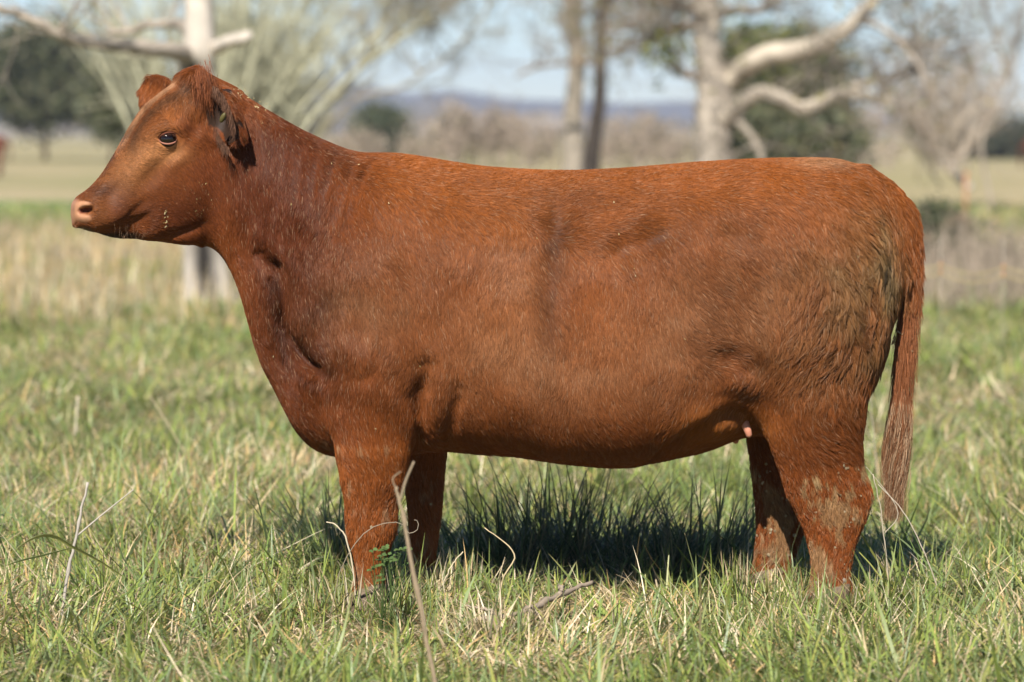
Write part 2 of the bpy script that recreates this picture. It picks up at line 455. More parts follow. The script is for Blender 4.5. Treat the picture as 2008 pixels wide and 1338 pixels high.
# two trunks over the cow's back
for (lab, pts, d, c, c2) in [
    ("mottled grey trunk standing left of the dark slender trunk", [(1128, 362, 30), (1126, 300, 25), (1124, 230, 20), (1130, 150, 18), (1130, 90, 19), (1122, 40, 18), (1118, 0, 17), (1112, -120, 14), (1108, -300, 8)], 82, (.23, .20, .16), GREY),
    ("dark slender trunk leaning beside the mottled grey one", [(1158, 358, 19), (1160, 310, 18), (1170, 240, 15), (1176, 180, 14), (1177, 100, 14), (1182, 30, 14), (1187, 0, 14), (1196, -130, 12), (1206, -300, 7)], 80, DARK, BROWN)]:
    t = tag(empty("bare_tree", G(pts[0][0], d)), lab, "tree")
    mb = MB(); p1, r1 = limb(mb, pts, d, c, 10, 30, .01); mb.build("trunk", m_bark, t)
    mb = MB(); twigs(mb, p1, r1, 15, 2.6, c2, 3, .3, 4, r=.030, up=.05)
    if c is DARK:
        for q in ([(1178, 110, 8), (1215, 98, 6), (1270, 84, 4), (1330, 70, 3)], [(1176, 120, 7), (1120, 122, 5), (1060, 130, 4), (1010, 150, 3)], [(1180, 60, 6), (1240, 40, 5), (1300, 38, 4), (1350, 50, 4)]):
            a, b = limb(mb, q, d, BROWN, 6, 16, .02); twigs(mb, a, b, 7, 1.5, BROWN, 2, .3, 4, r=.02)
    mb.build("branch", m_bark, t)
    cp = np.array([P3(a, b, d + CAM_Y) for a, b in ((1110, 15), (1135, 35), (1180, 30), (1168, 80), (1200, 110))])
    mb = MB(); leaves(mb, cp, 160, .07, [(.16, .15, .05), (.22, .17, .06)], .35); tag(mb.build("leaf_tuft", m_leaf, t), kind="stuff")

# the big grey tree
t = tag(empty("big_tree", G(1396, 45)), "big grey-barked tree with two long crooked limbs reaching right", "tree")
d = 45; TB = (.31, .27, .22)
mb = MB(); p1, r1 = limb(mb, [(1398, 450, 66), (1398, 380, 46), (1397, 310, 38), (1398, 250, 38), (1400, 200, 36), (1396, 140, 31), (1388, 90, 27), (1384, 40, 27), (1382, 0, 27), (1370, -120, 24), (1360, -280, 16)], d, TB, 14, 40, .012); mb.build("trunk", m_bark, t)
LP = []
for (pts, c, n) in [
    ([(1404, 165, 30), (1440, 150, 24), (1475, 122, 21, -.5), (1520, 104, 20, -.8), (1570, 98, 19, -1), (1610, 84, 18, -1.2), (1650, 62, 17, -1.4), (1682, 38, 14, -1.5), (1702, 10, 12, -1.5), (1730, -15, 11, -1.5), (1800, -50, 8, -1.5)], (.42, .365, .29), 7),
    ([(1690, 42, 8, -1.5), (1725, 52, 6, -1.5), (1758, 78, 5, -1.6), (1790, 112, 5, -1.8), (1812, 150, 4, -2), (1830, 190, 3, -2)], GREY, 10),
    ([(1405, 245, 28), (1436, 222, 17, -.3), (1465, 194, 14, -.6), (1505, 182, 14, -.8), (1545, 200, 13, -.9), (1582, 212, 13, -1), (1620, 196, 12, -1.1), (1660, 176, 9, -1.2), (1710, 164, 5, -1.3), (1760, 150, 3, -1.3)], (.31, .27, .215), 10),
    ([(1650, 180, 9, -1.2), (1685, 186, 11, -1.2), (1720, 196, 9, -1.2), (1750, 204, 5, -1.2)], (.44, .39, .32), 4),
    ([(1385, 60, 16), (1360, 52, 10), (1330, 58, 7), (1290, 70, 5), (1260, 90, 4)], BROWN, 12),
    ([(1390, 170, 12), (1362, 152, 8), (1335, 145, 5), (1310, 130, 3)], BROWN, 8),
    ([(1436, 226, 9, -.3), (1470, 262, 7, -.4), (1490, 300, 7, -.4), (1500, 350, 6, -.4)], (.30, .26, .21), 6),
    ([(1400, 30, 17), (1440, 20, 10, .6), (1480, 22, 8, 1), (1520, 0, 6, 1.2), (1560, -40, 4, 1.4)], GREY, 12),
    ([(1380, 30, 14), (1340, 10, 8, .4), (1290, 0, 6, .5), (1240, -30, 4, .6)], BROWN, 10)]:
    mb = MB(); a, b = limb(mb, pts, d, c, 9, 30, .008); mb.build("limb", m_bark, t)
    mb = MB(); twigs(mb, a, b, int(n * 1.5), 1.1, np.array(GREY) * .8, 2, .3, 4, r=.017, up=.0, droop=.1, leafpts=LP); mb.build("twig", m_bark, t)
mb = MB(); leaves(mb, np.array(LP)[::2], 1500, .05, [(.15, .15, .05), (.20, .16, .06), (.09, .10, .04)], .12)
leaves(mb, np.array([P3(a, b, d + CAM_Y - .2) for a, b in ((1470, 75), (1490, 90), (1310, 96), (1302, 104), (1508, 168), (1530, 160), (1470, 118))]), 420, .06, [(.17, .18, .05), (.10, .13, .04)], .16)
mb.build("foliage", m_leaf, t)

# the fallen grey tree at the right with its fan of twigs
t = tag(empty("fallen_tree", G(1890, 58)), "fallen grey tree whose fan of bare twigs stands over its white trunk", "tree")
d = 58
mb = MB(); p1, r1 = limb(mb, [(1902, 372, 9), (1885, 352, 10), (1862, 328, 9), (1830, 305, 8, .2), (1800, 270, 7, .3), (1782, 235, 6, .4), (1765, 205, 4, .5)], d, (.50, .46, .41), 9, 24, .015); mb.build("trunk", m_bark, t)
mb = MB()
for k in range(46):
    a = rng.uniform(-1.15, .95); c = np.array([(.36, .31, .25), (.30, .24, .19), (.42, .36, .29)][k % 3])
    q = P3(1868 + rng.normal(0, 26), 325 + rng.normal(0, 14), d + CAM_Y + rng.uniform(-1, 1))
    grow(mb, q, (math.sin(a), rng.normal(0, .35), math.cos(a)), rng.uniform(.9, 1.6), .022, 2, c, 5, .45, .08, .10, .66)
mb.build("branch", m_bark, t)
# thin bare tree at the right edge
t = tag(empty("bare_tree", G(1960, 52)), "thin bare tree with fine drooping twigs at the right edge", "tree")
d = 52; mb = MB()
p1, r1 = limb(mb, [(1950, 430, 4), (1925, 300, 3.5), (1938, 240, 3.5), (1965, 180, 3.5), (1985, 110, 3), (2000, 60, 3), (2030, -60, 2)], d, GREY, 7, 24, .01); mb.build("trunk", m_bark, t)
mb = MB(); a, b = limb(mb, [(1975, 150, 4), (1955, 80, 4), (1935, 20, 4), (1925, -60, 3)], d, GREY, 6, 16, .01)
twigs(mb, p1, r1, 14, .9, np.array(GREY), 3, .45, 4, r=.012, droop=.25); twigs(mb, a, b, 10, .8, np.array(GREY), 3, .1, 4, r=.012, droop=.25)
mb.build("branch", m_bark, t)
# bare tree arching in from above the neck
t = tag(empty("bare_tree", G(620, 70)), "airy bare tree with slanting branches above the cow's neck", "tree")
d = 70; mb = MB()
p1, r1 = limb(mb, [(590, 380, 8), (620, 270, 7), (660, 190, 6), (710, 130, 6), (760, 85, 5), (800, 20, 5), (830, -60, 4)], d, (.26, .24, .16), 7, 26, .02); mb.build("trunk", m_bark, t)
mb = MB(); twigs(mb, p1, r1, 24, 1.8, np.array((.22, .19, .135)), 3, .2, 4, r=.026, up=.04)
for q in ([(760, 85, 4), (820, 60, 4), (880, 20, 3), (940, -40, 3)], [(700, 140, 4), (740, 60, 4), (760, 0, 4), (770, -60, 3)], [(620, 270, 5), (690, 200, 4), (800, 160, 3), (880, 110, 3), (940, 40, 3), (965, 0, 3)]):
    a, b = limb(mb, q, d, (.27, .23, .16), 6, 18, .03); twigs(mb, a, b, 12, 1.5, np.array((.22, .19, .135)), 3, .15, 4, r=.024)
mb.build("branch", m_bark, t)

# scrub before the hills
mb = MB()
SC = [(880, 250, 40, 40), (840, 285, 50, 26), (930, 262, 44, 36), (985, 255, 36, 42), (1050, 270, 50, 36), (1250, 262, 60, 36), (1215, 285, 60, 30), (1310, 280, 50, 28), (700, 285, 60, 20), (600, 285, 50, 20), (1700, 290, 60, 30), (1520, 300, 80, 20)]
for l in SC:
    for k in range(9):
        b = P3(l[0] + rng.normal(0, l[2] * .5), 0, 120 + CAM_Y + rng.uniform(-6, 6)); b[2] = 0
        grow(mb, b, (rng.normal(0, .25), 0, 1), (300 - l[1] + l[3]) / FPX * 120 * rng.uniform(.7, 1.1) , .035, 2, np.array((.42, .34, .27)) * rng.uniform(.7, 1.2), 4, .5, .1, .1, .6)
cp = crown_points(SC, 121, 0, 30)
leaves(mb, cp, 9000, .10, [(.40, .33, .26), (.33, .26, .20), (.25, .22, .15)], .28)
tag(mb.build("brown_scrub_undergrowth", m_leaf), kind="stuff")
hd2 = evergreen("dark bluish hedge bush at the right edge before the far hill", [(1950, 285, 60, 40), (2010, 290, 60, 44), (1890, 310, 40, 26)], 160, 6000, [(.06, .068, .045), (.09, .09, .06)], 1950, .17, name="hedge_bush")
evergreen("dark green scrub bush beside the tail above the fence tape", [(1852, 490, 44, 46), (1834, 450, 26, 34), (1885, 525, 40, 28)], 31, 7000, [(.035, .050, .022), (.055, .072, .032), (.09, .085, .055)], 1850, .030, name="scrub_bush")
evergreen("low dark shrub beyond the fence tape at the right edge", [(1945, 522, 44, 26), (1990, 530, 36, 22)], 31, 4200, [(.035, .05, .026), (.06, .07, .035)], 1950, .028, name="scrub_bush")
# dead weeds along the fence on the right
mb = MB()
for k in range(420):
    px = rng.uniform(1780, 2080); dd = rng.uniform(23, 29); b = G(px, dd)
    grow(mb, b, (rng.normal(0, .25), rng.normal(0, .25), 1), rng.uniform(.18, .55), .004, 1, np.array((.30, .245, .19)) * rng.uniform(.6, 1.25), 3, .4, .05, .12, .6)
tag(mb.build("dry_weeds", m_bark), kind="stuff")

# electric fence
fence = tag(empty("electric_fence", G(1900, 19)), "electric tape fence on thin orange posts beyond the tail", "fence")
m_post = noise_mat("orange_plastic", (.36, .17, .09), (.42, .20, .10), scale=9, rough=.5, bump=0)
m_tape = noise_mat("yellow_tape", (.34, .27, .12), (.44, .37, .18), scale=30, rough=.6, bump=0)
m_white = noise_mat("grey_fibreglass", (.30, .27, .22), (.38, .34, .28), scale=9, rough=.5, bump=0)
posts = [(1640, 19.6), (1845, 19.3), (1968, 19.0), (2150, 18.7)]
wires = [[], []]
for (px, dd) in posts:
    b = G(px, dd); mb = MB(); mb.tube([b + (0, 0, -.05), b + (0, 0, .35), b + (0, 0, .72)], [.0025, .0025, .002], 6); pst = mb.build("post", m_white, fence)
    for k, z in enumerate((.50, .55)):
        mb = MB(); q = b + (0, -.008, z); mb.tube([q + (0, 0, -.018), q + (0, 0, -.006), q + (0, 0, .006), q + (0, 0, .018)], [.005, .009, .009, .005], 8)
        o = mb.build("insulator", m_post, None); o.parent = pst
        o.location = (-fence.location[0], -fence.location[1], -fence.location[2]); o.location = (0, 0, 0)
        wires[k].append(q + (0, -.012, 0))
for w in wires:
    mb = MB()
    for a, b in zip(w[:-1], w[1:]):
        s = np.linspace(0, 1, 14)[:, None]; pts = a * (1 - s) + b * s - np.array([0, 0, .05]) * (4 * s * (1 - s)); mb.tube(pts, .0035, 5)
    mb.build("tape", m_tape, fence)
o = None
# a step-in marker post further out in the right field
mk = tag(empty("marker_post", G(1893, 52)), "short orange marker post in the field below the fallen tree", "post")
mb = MB(); b = G(1893, 52); mb.tube([b + (0, 0, -.05), b + (0, 0, .3), b + (0, 0, .62)], [.034, .034, .03], 8, (.40, .23, .13)); mb.build("stake", m_bark, mk)
mb = MB(); mb.tube([b + (0, 0, .625), b + (0, 0, .70)], [.042, .036], 8, (.45, .22, .11)); mb.build("cap", m_bark, mk)

# cattle far out in the field
def far_cow(px, d, face, c, label):
    t = tag(empty("far_cow", G(px, d)), label, "cow", "cattle grazing far out in the pasture")
    b = G(px, d); mb = MB(); s = face
    mb.tube(b + np.array([(-.75 * s, 0, 1.10), (-.55 * s, 0, 1.0), (-.1 * s, 0, .96), (.45 * s, 0, 1.0), (.70 * s, 0, 1.12), (.95 * s, 0, 1.28)]), [.16, .30, .34, .33, .24, .15], 12, c)
    mb.tube(b + np.array([(.92 * s, 0, 1.36), (1.05 * s, 0, 1.26), (1.22 * s, 0, 1.06), (1.30 * s, 0, .98)]), [.12, .125, .08, .065], 9, c)
    for (x, y) in ((-.55, -.16), (-.55, .16), (.45, -.16), (.45, .16)):
        mb.tube(b + np.array([(x * s, y, .85), ((x - .03) * s, y, .5), (x * s, y, .25), (x * s, y, 0)]), [.12, .075, .05, .06], 7, c)
    mb.tube(b + np.array([(-.78 * s, 0, 1.2), (-.9 * s, 0, .9), (-.88 * s, 0, .45)]), [.03, .025, .04], 5, c)
    mb.build("body", m_bark, t)
    for y in (-.14, .14):
        mb = MB(); mb.tube(b + np.array([(.93 * s, y * .6, 1.36), (.90 * s, y * 1.4, 1.36), (.88 * s, y * 2, 1.32)]), [.02, .05, .015], 6, c); mb.build("ear", m_bark, t)
far_cow(-34, 97, -1, np.array((.13, .05, .03)), "dark red cow standing far off at the left edge")
far_cow(2066, 82, 1, np.array((.12, .045, .03)), "dark red cow standing far off at the right edge")
# ------------------------------------------------------------------ the cow
def interp(tab, x):
    t = np.asarray(tab, float); o = np.argsort(t[:, 0]); return np.interp(x, t[o, 0], t[o, 1])

def smooth_interp(tab, x):
    """monotone-ish smooth interpolation: linear interpolation, then a light box blur along x"""
    y = interp(tab, x); k = 9
    yp = np.pad(y, k, mode='edge'); ker = np.hanning(2 * k + 1); ker /= ker.sum()
    return np.convolve(yp, ker, mode='same')[k:-k]

H = 0.0060
X0, X1, Y0, Y1, Z0, Z1 = -1.36, 1.28, -0.46, 0.46, 0.035, 1.62
gx = np.arange(X0, X1, H).astype(np.float32); gy = np.arange(Y0, Y1, H).astype(np.float32); gz = np.arange(Z0, Z1, H).astype(np.float32)

def sil(tab, y=0.0):
    """photo outline -> (x, z) table on plane y"""
    t = np.asarray(tab, float); a, _, c = P(t[:, 0], t[:, 1], y); return np.stack([a, c], 1)

TOP = sil([(395, 164), (430, 167), (460, 178), (490, 193), (520, 214), (560, 238), (600, 259), (640, 278), (680, 294), (710, 301), (740, 300), (780, 301), (830, 308),
           (880, 317), (940, 326), (1000, 331), (1060, 334), (1120, 335), (1200, 332), (1280, 326), (1360, 319), (1440, 314), (1520, 311), (1600, 310),
           (1640, 312), (1680, 323), (1715, 343), (1740, 372), (1755, 405), (1766, 450), (1770, 500), (1772, 530)])
BOT = sil([(395, 470), (430, 490), (455, 532), (475, 572), (487, 615), (494, 660), (507, 703), (530, 745), (550, 782), (565, 820), (590, 858), (620, 882), (660, 893),
           (720, 896), (780, 892), (830, 885), (880, 881), (950, 886), (1020, 893), (1100, 905), (1180, 913), (1230, 913), (1290, 905), (1350, 892), (1400, 878),
           (1450, 858), (1500, 850), (1560, 850), (1640, 830), (1680, 800), (1715, 735), (1740, 665), (1757, 610), (1767, 565), (1772, 535)])
WID = np.array([(P3(a, 500)[0], w) for a, w in [(395, .075), (430, .095), (470, .112), (520, .125), (560, .150), (600, .185), (650, .228), (700, .262), (760, .290), (850, .312), (950, .345),
                (1080, .365), (1220, .362), (1350, .335), (1450, .315), (1550, .300), (1640, .275), (1690, .245), (1725, .200), (1750, .140), (1766, .08), (1772, .04)]])
MIDF = np.array([(P3(a, 500)[0], w) for a, w in [(395, .5), (520, .5), (600, .55), (700, .52), (850, .47), (1100, .37), (1300, .38), (1450, .55), (1600, .56), (1772, .5)]])
PU = np.array([(P3(a, 500)[0], w) for a, w in [(395, 2.0), (600, 2.0), (750, 2.1), (1000, 2.5), (1300, 2.8), (1550, 2.9), (1700, 2.5), (1772, 2.0)]])

top = smooth_interp(TOP, gx); bot = smooth_interp(BOT, gx)
# the steep ends are kept exact
e_ = gx > P3(1700, 0)[0]; top[e_] = interp(TOP, gx)[e_]; bot[e_] = interp(BOT, gx)[e_]
wid = smooth_interp(WID, gx); mid = smooth_interp(MIDF, gx); pu = smooth_interp(PU, gx)
zc = bot + (top - bot) * mid
hu = np.maximum(top - zc, .012); hd = np.maximum(zc - bot, .012)

# relief of the flank, in metres, sculpted over the side view (photo pixels at the flank's own depth)
GX, GZ = np.meshgrid(gx, gz, indexing='ij')
fl = np.stack([GX.ravel(), np.full(GX.size, -0.28), GZ.ravel()], 1)
RX, RY = proj(fl); RX = RX.reshape(GX.shape); RY = RY.reshape(GX.shape)
REL = np.zeros_like(GX)

def bump(cx, cy, sx, sy, amp, rot=0.0):
    global REL
    a = math.radians(rot); dx = RX - cx; dy = RY - cy
    u = dx * math.cos(a) + dy * math.sin(a); v = -dx * math.sin(a) + dy * math.cos(a)
    REL += amp * np.exp(-(u / sx) ** 2 - (v / sy) ** 2)

def crease(pts, w, amp, side=0.0):
    """a groove along a polyline; side > 0 raises a roll on its right-hand side"""
    global REL
    c = spline(np.asarray(pts, float), 60)
    D = np.full(RX.shape, 1e9); S = np.zeros(RX.shape)
    n = len(c)
    for i in range(n - 1):
        ax, ay = c[i]; bx, by = c[i + 1]; dx, dy = bx - ax, by - ay; L = dx * dx + dy * dy + 1e-9
        t = np.clip(((RX - ax) * dx + (RY - ay) * dy) / L, 0, 1)
        ex = RX - ax - t * dx; ey = RY - ay - t * dy; d = ex * ex + ey * ey
        m = d < D; D[m] = d[m]
        s = (dx * (RY - ay) - dy * (RX - ax)) / math.sqrt(L)
        S[m] = s[m]
        if i == 0: pass
    D = np.sqrt(D)
    # fade towards the ends
    e0 = np.hypot(RX - c[0, 0], RY - c[0, 1]); e1 = np.hypot(RX - c[-1, 0], RY - c[-1, 1])
    fade = np.clip(np.minimum(e0, e1) / (2.5 * w), 0, 1)
    REL += amp * np.exp(-(D / w) ** 2) * (.35 + .65 * fade)
    if side: REL -= side * amp * np.exp(-((S - 1.6 * w) / (1.4 * w)) ** 2) * np.exp(-np.maximum(D - 2 * w, 0) / w) * fade

# neck, shoulder
crease([(505, 500), (535, 535), (548, 590), (552, 650), (585, 705), (640, 745)], 15, -.055)
bump(505, 600, 28, 90, .010, 0)
for (x0, y0, x1, y1, a) in [(488, 210, 500, 470, -.006), (520, 250, 515, 480, -.007), (548, 270, 540, 480, -.006), (580, 290, 565, 500, -.008), (612, 300, 600, 480, -.007),
                            (650, 310, 625, 470, -.009), (690, 315, 655, 440, -.010), (470, 330, 470, 500, -.006), (722, 322, 690, 420, -.008)]:
    crease([(x0, y0), ((x0 + x1) / 2 + rng.uniform(-8, 8), (y0 + y1) / 2), (x1, y1)], 8, a * .75, .6)
bump(690, 560, 90, 130, .032, 10)            # shoulder blade
bump(760, 380, 70, 60, .012)
bump(628, 592, 40, 32, -.014, 35)
bump(600, 680, 40, 34, -.018)
bump(648, 722, 36, 28, -.018)
bump(590, 760, 40, 60, .012)
bump(725, 800, 80, 95, .058)                 # upper arm
bump(700, 700, 60, 40, .020)
crease([(760, 660), (725, 735), (690, 745)], 13, -.008)
crease([(835, 720), (822, 790), (818, 850), (822, 905)], 18, -.058)
crease([(775, 745), (800, 790), (812, 850)], 16, -.012)
bump(858, 800, 32, 75, .024)                 # fold behind the elbow
crease([(900, 760), (888, 810), (880, 860)], 12, -.016)
# ribs and barrel
bump(985, 590, 95, 170, .018)
bump(1240, 640, 110, 130, .014)
bump(1095, 440, 40, 36, -.014, 20)
bump(1080, 520, 34, 90, -.022, 6)
bump(1065, 640, 34, 60, -.012)
bump(1140, 370, 90, 26, .010)
bump(1275, 470, 60, 26, -.018, -22)
bump(1245, 425, 70, 26, .012, -22)
bump(1215, 492, 22, 30, -.010)
bump(1440, 460, 45, 24, -.012, 30)
bump(1500, 380, 110, 45, .012)
bump(940, 380, 120, 34, -.006)
bump(1350, 560, 60, 60, -.006)
# hindquarter
bump(1610, 560, 110, 150, .034)
bump(1560, 720, 90, 90, .020)
bump(1670, 650, 60, 120, .012)
crease([(1640, 330), (1700, 355), (1738, 405), (1755, 470), (1758, 540)], 12, -.012)
bump(1425, 693, 28, 13, -.014, 5)
bump(1492, 722, 20, 32, -.016, -15)
crease([(1400, 705), (1450, 715), (1480, 745)], 10, -.010)
bump(1455, 750, 40, 26, .020)
# wet clumped ridges over the thigh: wrinkled relief
nz_ = vnoise(np.stack([(RX * .9 + RY * .35).ravel() / 26, (RY * .9 - RX * .35).ravel() / 80], 1), 5).reshape(RX.shape)
nz2 = vnoise(np.stack([RX.ravel() / 45, RY.ravel() / 60], 1), 9).reshape(RX.shape)
REL += .0035 * nz_ * sstep(1450, 1600, RX) * sstep(480, 620, RY) + .0040 * nz2
# belly: the near flank arches over the udder
arch_x = np.array([1240, 1300, 1350, 1400, 1440, 1470, 1492, 1520]); arch_y = np.array([940, 880, 838, 806, 792, 800, 830, 900])
AY = np.interp(RX, arch_x, arch_y, left=1200, right=1200)
under = sstep(-14, 10, RY - AY) * sstep(1235, 1290, RX) * sstep(1525, 1495, RX)
REL -= .055 * under
bump(1425, 845, 60, 40, .060)
REL += 0.0

def field_torso():
    t = np.where(GZ > zc[:, None], (GZ - zc[:, None]) / hu[:, None], (zc[:, None] - GZ) / hd[:, None])
    pz = np.where(GZ > zc[:, None], pu[:, None], 2.7)
    A = np.clip(np.abs(t), 0, 6) ** pz                       # (nx, nz)
    edge = np.clip(1.15 - np.abs(t), 0, 1)                   # relief fades at the outline
    R = REL * np.clip(edge / .25, 0, 1)
    yy = np.maximum(np.abs(gy)[None, :, None] - R[:, None, :], 0) / wid[:, None, None]
    f = (A[:, None, :] + yy ** 2.3).astype(np.float32) ** np.float32(1 / 2.3) - 1
    xa, xb = P3(396, 500)[0], P3(1772, 500)[0]
    over = np.maximum(np.maximum(xa - gx, gx - xb), 0) / .05
    return f + over[:, None, None].astype(np.float32)

def to_dist(f):
    g = np.gradient(f, H); m = np.sqrt(g[0] ** 2 + g[1] ** 2 + g[2] ** 2)
    return (f / np.maximum(m, .6)).astype(np.float32)

def smin(a, b, k):
    h = np.clip(.5 + .5 * (b - a) / k, 0, 1)
    return b * (1 - h) + a * h - k * h * (1 - h)

D = to_dist(field_torso())
D = np.minimum(D, .3)

def sub(lo, hi):
    s = [slice(max(0, int((lo[i] - (X0, Y0, Z0)[i]) / H)), max(0, int((hi[i] - (X0, Y0, Z0)[i]) / H) + 1)) for i in range(3)]
    return tuple(s), gx[s[0]][:, None, None], gy[s[1]][None, :, None], gz[s[2]][None, None, :]

def union(lo, hi, fn, k):
    s, x, y, z = sub(lo, hi)
    D[s] = smin(D[s], fn(x, y, z).astype(np.float32), k)

def carve(lo, hi, fn, k):
    s, x, y, z = sub(lo, hi)
    D[s] = -smin(-D[s], fn(x, y, z).astype(np.float32), k)

# legs: (py, left px, right px, centre depth y, half depth)
LEGS = {
    'front_near': [(640, 650, 800, -.150, .07), (740, 645, 815, -.185, .085), (820, 648, 818, -.195, .095), (880, 657, 806, -.195, .088), (930, 667, 795, -.190, .075), (980, 678, 779, -.185, .060),
                   (1040, 681, 776, -.180, .060), (1075, 692, 762, -.178, .050), (1110, 698, 750, -.178, .043), (1150, 696, 752, -.180, .042), (1180, 690, 756, -.182, .046), (1200, 688, 758, -.184, .046)],
    'front_far': [(700, 700, 830, .150, .08), (820, 765, 880, .180, .08), (880, 782, 876, .175, .070), (940, 796, 868, .170, .056), (1000, 802, 864, .168, .050), (1060, 806, 856, .168, .044),
                  (1110, 806, 850, .168, .038), (1150, 800, 852, .168, .042), (1168, 798, 854, .168, .042)],
    'hind_near': [(560, 1520, 1720, -.150, .09), (680, 1500, 1715, -.190, .100), (780, 1488, 1696, -.195, .098), (850, 1500, 1688, -.190, .085), (900, 1522, 1688, -.185, .074), (940, 1536, 1700, -.182, .066), (970, 1545, 1710, -.180, .060),
                  (1010, 1566, 1700, -.180, .055), (1050, 1582, 1682, -.180, .048), (1090, 1592, 1670, -.180, .044), (1130, 1594, 1664, -.180, .045), (1165, 1584, 1672, -.182, .048), (1198, 1580, 1676, -.184, .050)],
    'hind_far': [(720, 1470, 1640, .140, .08), (840, 1465, 1560, .165, .075), (900, 1472, 1556, .168, .062), (960, 1480, 1574, .168, .054), (1000, 1484, 1586, .168, .050), (1050, 1486, 1572, .168, .044),
                 (1100, 1480, 1554, .168, .040), (1140, 1468, 1546, .168, .043), (1168, 1464, 1540, .168, .045)],
}
for nm, tab in LEGS.items():
    tab = np.asarray(tab, float)
    yc = tab[:, 3]
    xl, _, zl = P(tab[:, 1], tab[:, 0], yc); xr, _, _ = P(tab[:, 2], tab[:, 0], yc)
    o = np.argsort(zl); zs = zl[o]
    def leg(x, y, z, xl=xl[o], xr=xr[o], yc=yc[o], hb=tab[o, 4], zs=zs):
        zf = z.ravel(); k = 5; ker = np.hanning(2 * k + 3)[1:-1]; ker /= ker.sum()
        def it(v):
            a = np.interp(zf, zs, v); return np.convolve(np.pad(a, k, mode='edge'), ker, 'same')[k:-k][None, None, :]
        a = (it(xr) - it(xl)) / 2; c = (it(xr) + it(xl)) / 2; b = it(hb); yy = it(yc)
        r = np.sqrt(((x - c) / a) ** 2 + ((y - yy) / b) ** 2)
        d = (r - 1) * np.minimum(a, b) * 1.1
        return np.maximum(d, z - zs[-1])
    union((xl.min() - .08, yc.min() - .16, Z0), (xr.max() + .08, yc.max() + .16, zs[-1] + .02), leg, .035)

def capsules(pts, rad, k, pad=.05):
    """chain of round cones blended in"""
    pts = np.asarray(pts, float); rad = np.asarray(rad, float)
    lo = (pts - rad[:, None]).min(0) - pad; hi = (pts + rad[:, None]).max(0) + pad
    def fn(x, y, z):
        best = None
        for i in range(len(pts) - 1):
            a, b = pts[i], pts[i + 1]; ab = b - a; L = (ab ** 2).sum() + 1e-9
            t = np.clip(((x - a[0]) * ab[0] + (y - a[1]) * ab[1] + (z - a[2]) * ab[2]) / L, 0, 1)
            d = np.sqrt((x - a[0] - t * ab[0]) ** 2 + (y - a[1] - t * ab[1]) ** 2 + (z - a[2] - t * ab[2]) ** 2) - (rad[i] + (rad[i + 1] - rad[i]) * t)
            best = d if best is None else np.minimum(best, d)
        return best
    union(lo, hi, fn, k)

# tail
tl = [(1690, 345, 22), (1738, 378, 24), (1766, 422, 25), (1780, 480, 22), (1785, 560, 16), (1779, 640, 16), (1774, 700, 15), (1768, 760, 14), (1763, 820, 12), (1760, 880, 8)]
tail_pts = spline(np.array([P3(a, b, -.02) for a, b, _ in tl]), 24)
tail_rad = np.interp(np.linspace(0, 1, 24), np.linspace(0, 1, len(tl)), [c / 677 for _, _, c in tl])
capsules(tail_pts, tail_rad, .018)
# teats

# head, in its own frame: s along poll -> muzzle, h towards the forehead, l towards the near side
YAW = math.radians(18)
O2 = np.array([385., 165.]); d2 = np.array([-.685, .729]); n2 = np.array([-.729, -.685]); M = 1 / 677.0
hO = P3(385, 165, 0.0)
piv = P3(440, 300, 0.0)
cyw, syw = math.cos(YAW), math.sin(YAW)
def rot_in(v):       # head frame (unturned, image aligned) -> world vector; the muzzle turns towards the camera
    v = np.asarray(v, float); x = v[..., 0] / .96; y = v[..., 1]
    return np.stack([x * cyw - y * syw, x * syw + y * cyw, v[..., 2]], -1)
def head_world(px, py, l):
    """photo pixel of the unturned head at lateral offset l (negative = near side) -> world"""
    v = np.stack([(np.asarray(px, float) - 440) * M, np.asarray(l, float) + 0 * np.asarray(px, float), (300 - np.asarray(py, float)) * M], -1)
    return piv + rot_in(v)
def head_local(x, y, z):
    vx, vy, vz = x - piv[0], y - piv[1], z - piv[2]
    lx = (vx * cyw + vy * syw) * .96; ly = -vx * syw + vy * cyw
    return 440 + lx / M, 300 - vz / M, ly             # unturned pixel, lateral metres
DORS = [(-60, 0), (-30, 12), (-12, 20), (10, 25), (45, 33), (100, 40), (153, 30), (201, 18), (251, 8), (288, 7), (311, 13), (330, 13), (340, 7), (347, -3), (353, -16)]
VENT = [(-60, -150), (0, -170), (60, -180), (140, -195), (198, -219), (236, -214), (263, -171), (291, -134), (316, -110), (329, -92), (339, -70), (346, -48), (352, -28), (354, -20)]
HW = [(-60, .06), (-30, .068), (0, .074), (50, .092), (100, .106), (140, .110), (180, .099), (220, .085), (260, .073), (290, .070), (315, .074), (332, .070), (343, .056), (350, .038), (354, .022)]
HC = [(-60, .5), (0, .60), (140, .66), (220, .62), (290, .55), (362, .5)]
hs = np.arange(-70, 375, 3.0)
hd_, hv_, hw_, hc_ = [smooth_interp(t, hs) for t in (DORS, VENT, HW, HC)]
hw_[hs > 330] = interp(HW, hs)[hs > 330]
def eb(px, py, l, cx, cy, sx, sy, rot=0):
    a = math.radians(rot); dx, dy = px - cx, py - cy
    u = dx * math.cos(a) + dy * math.sin(a); v = -dx * math.sin(a) + dy * math.cos(a)
    return np.exp(-(u / sx) ** 2 - (v / sy) ** 2)
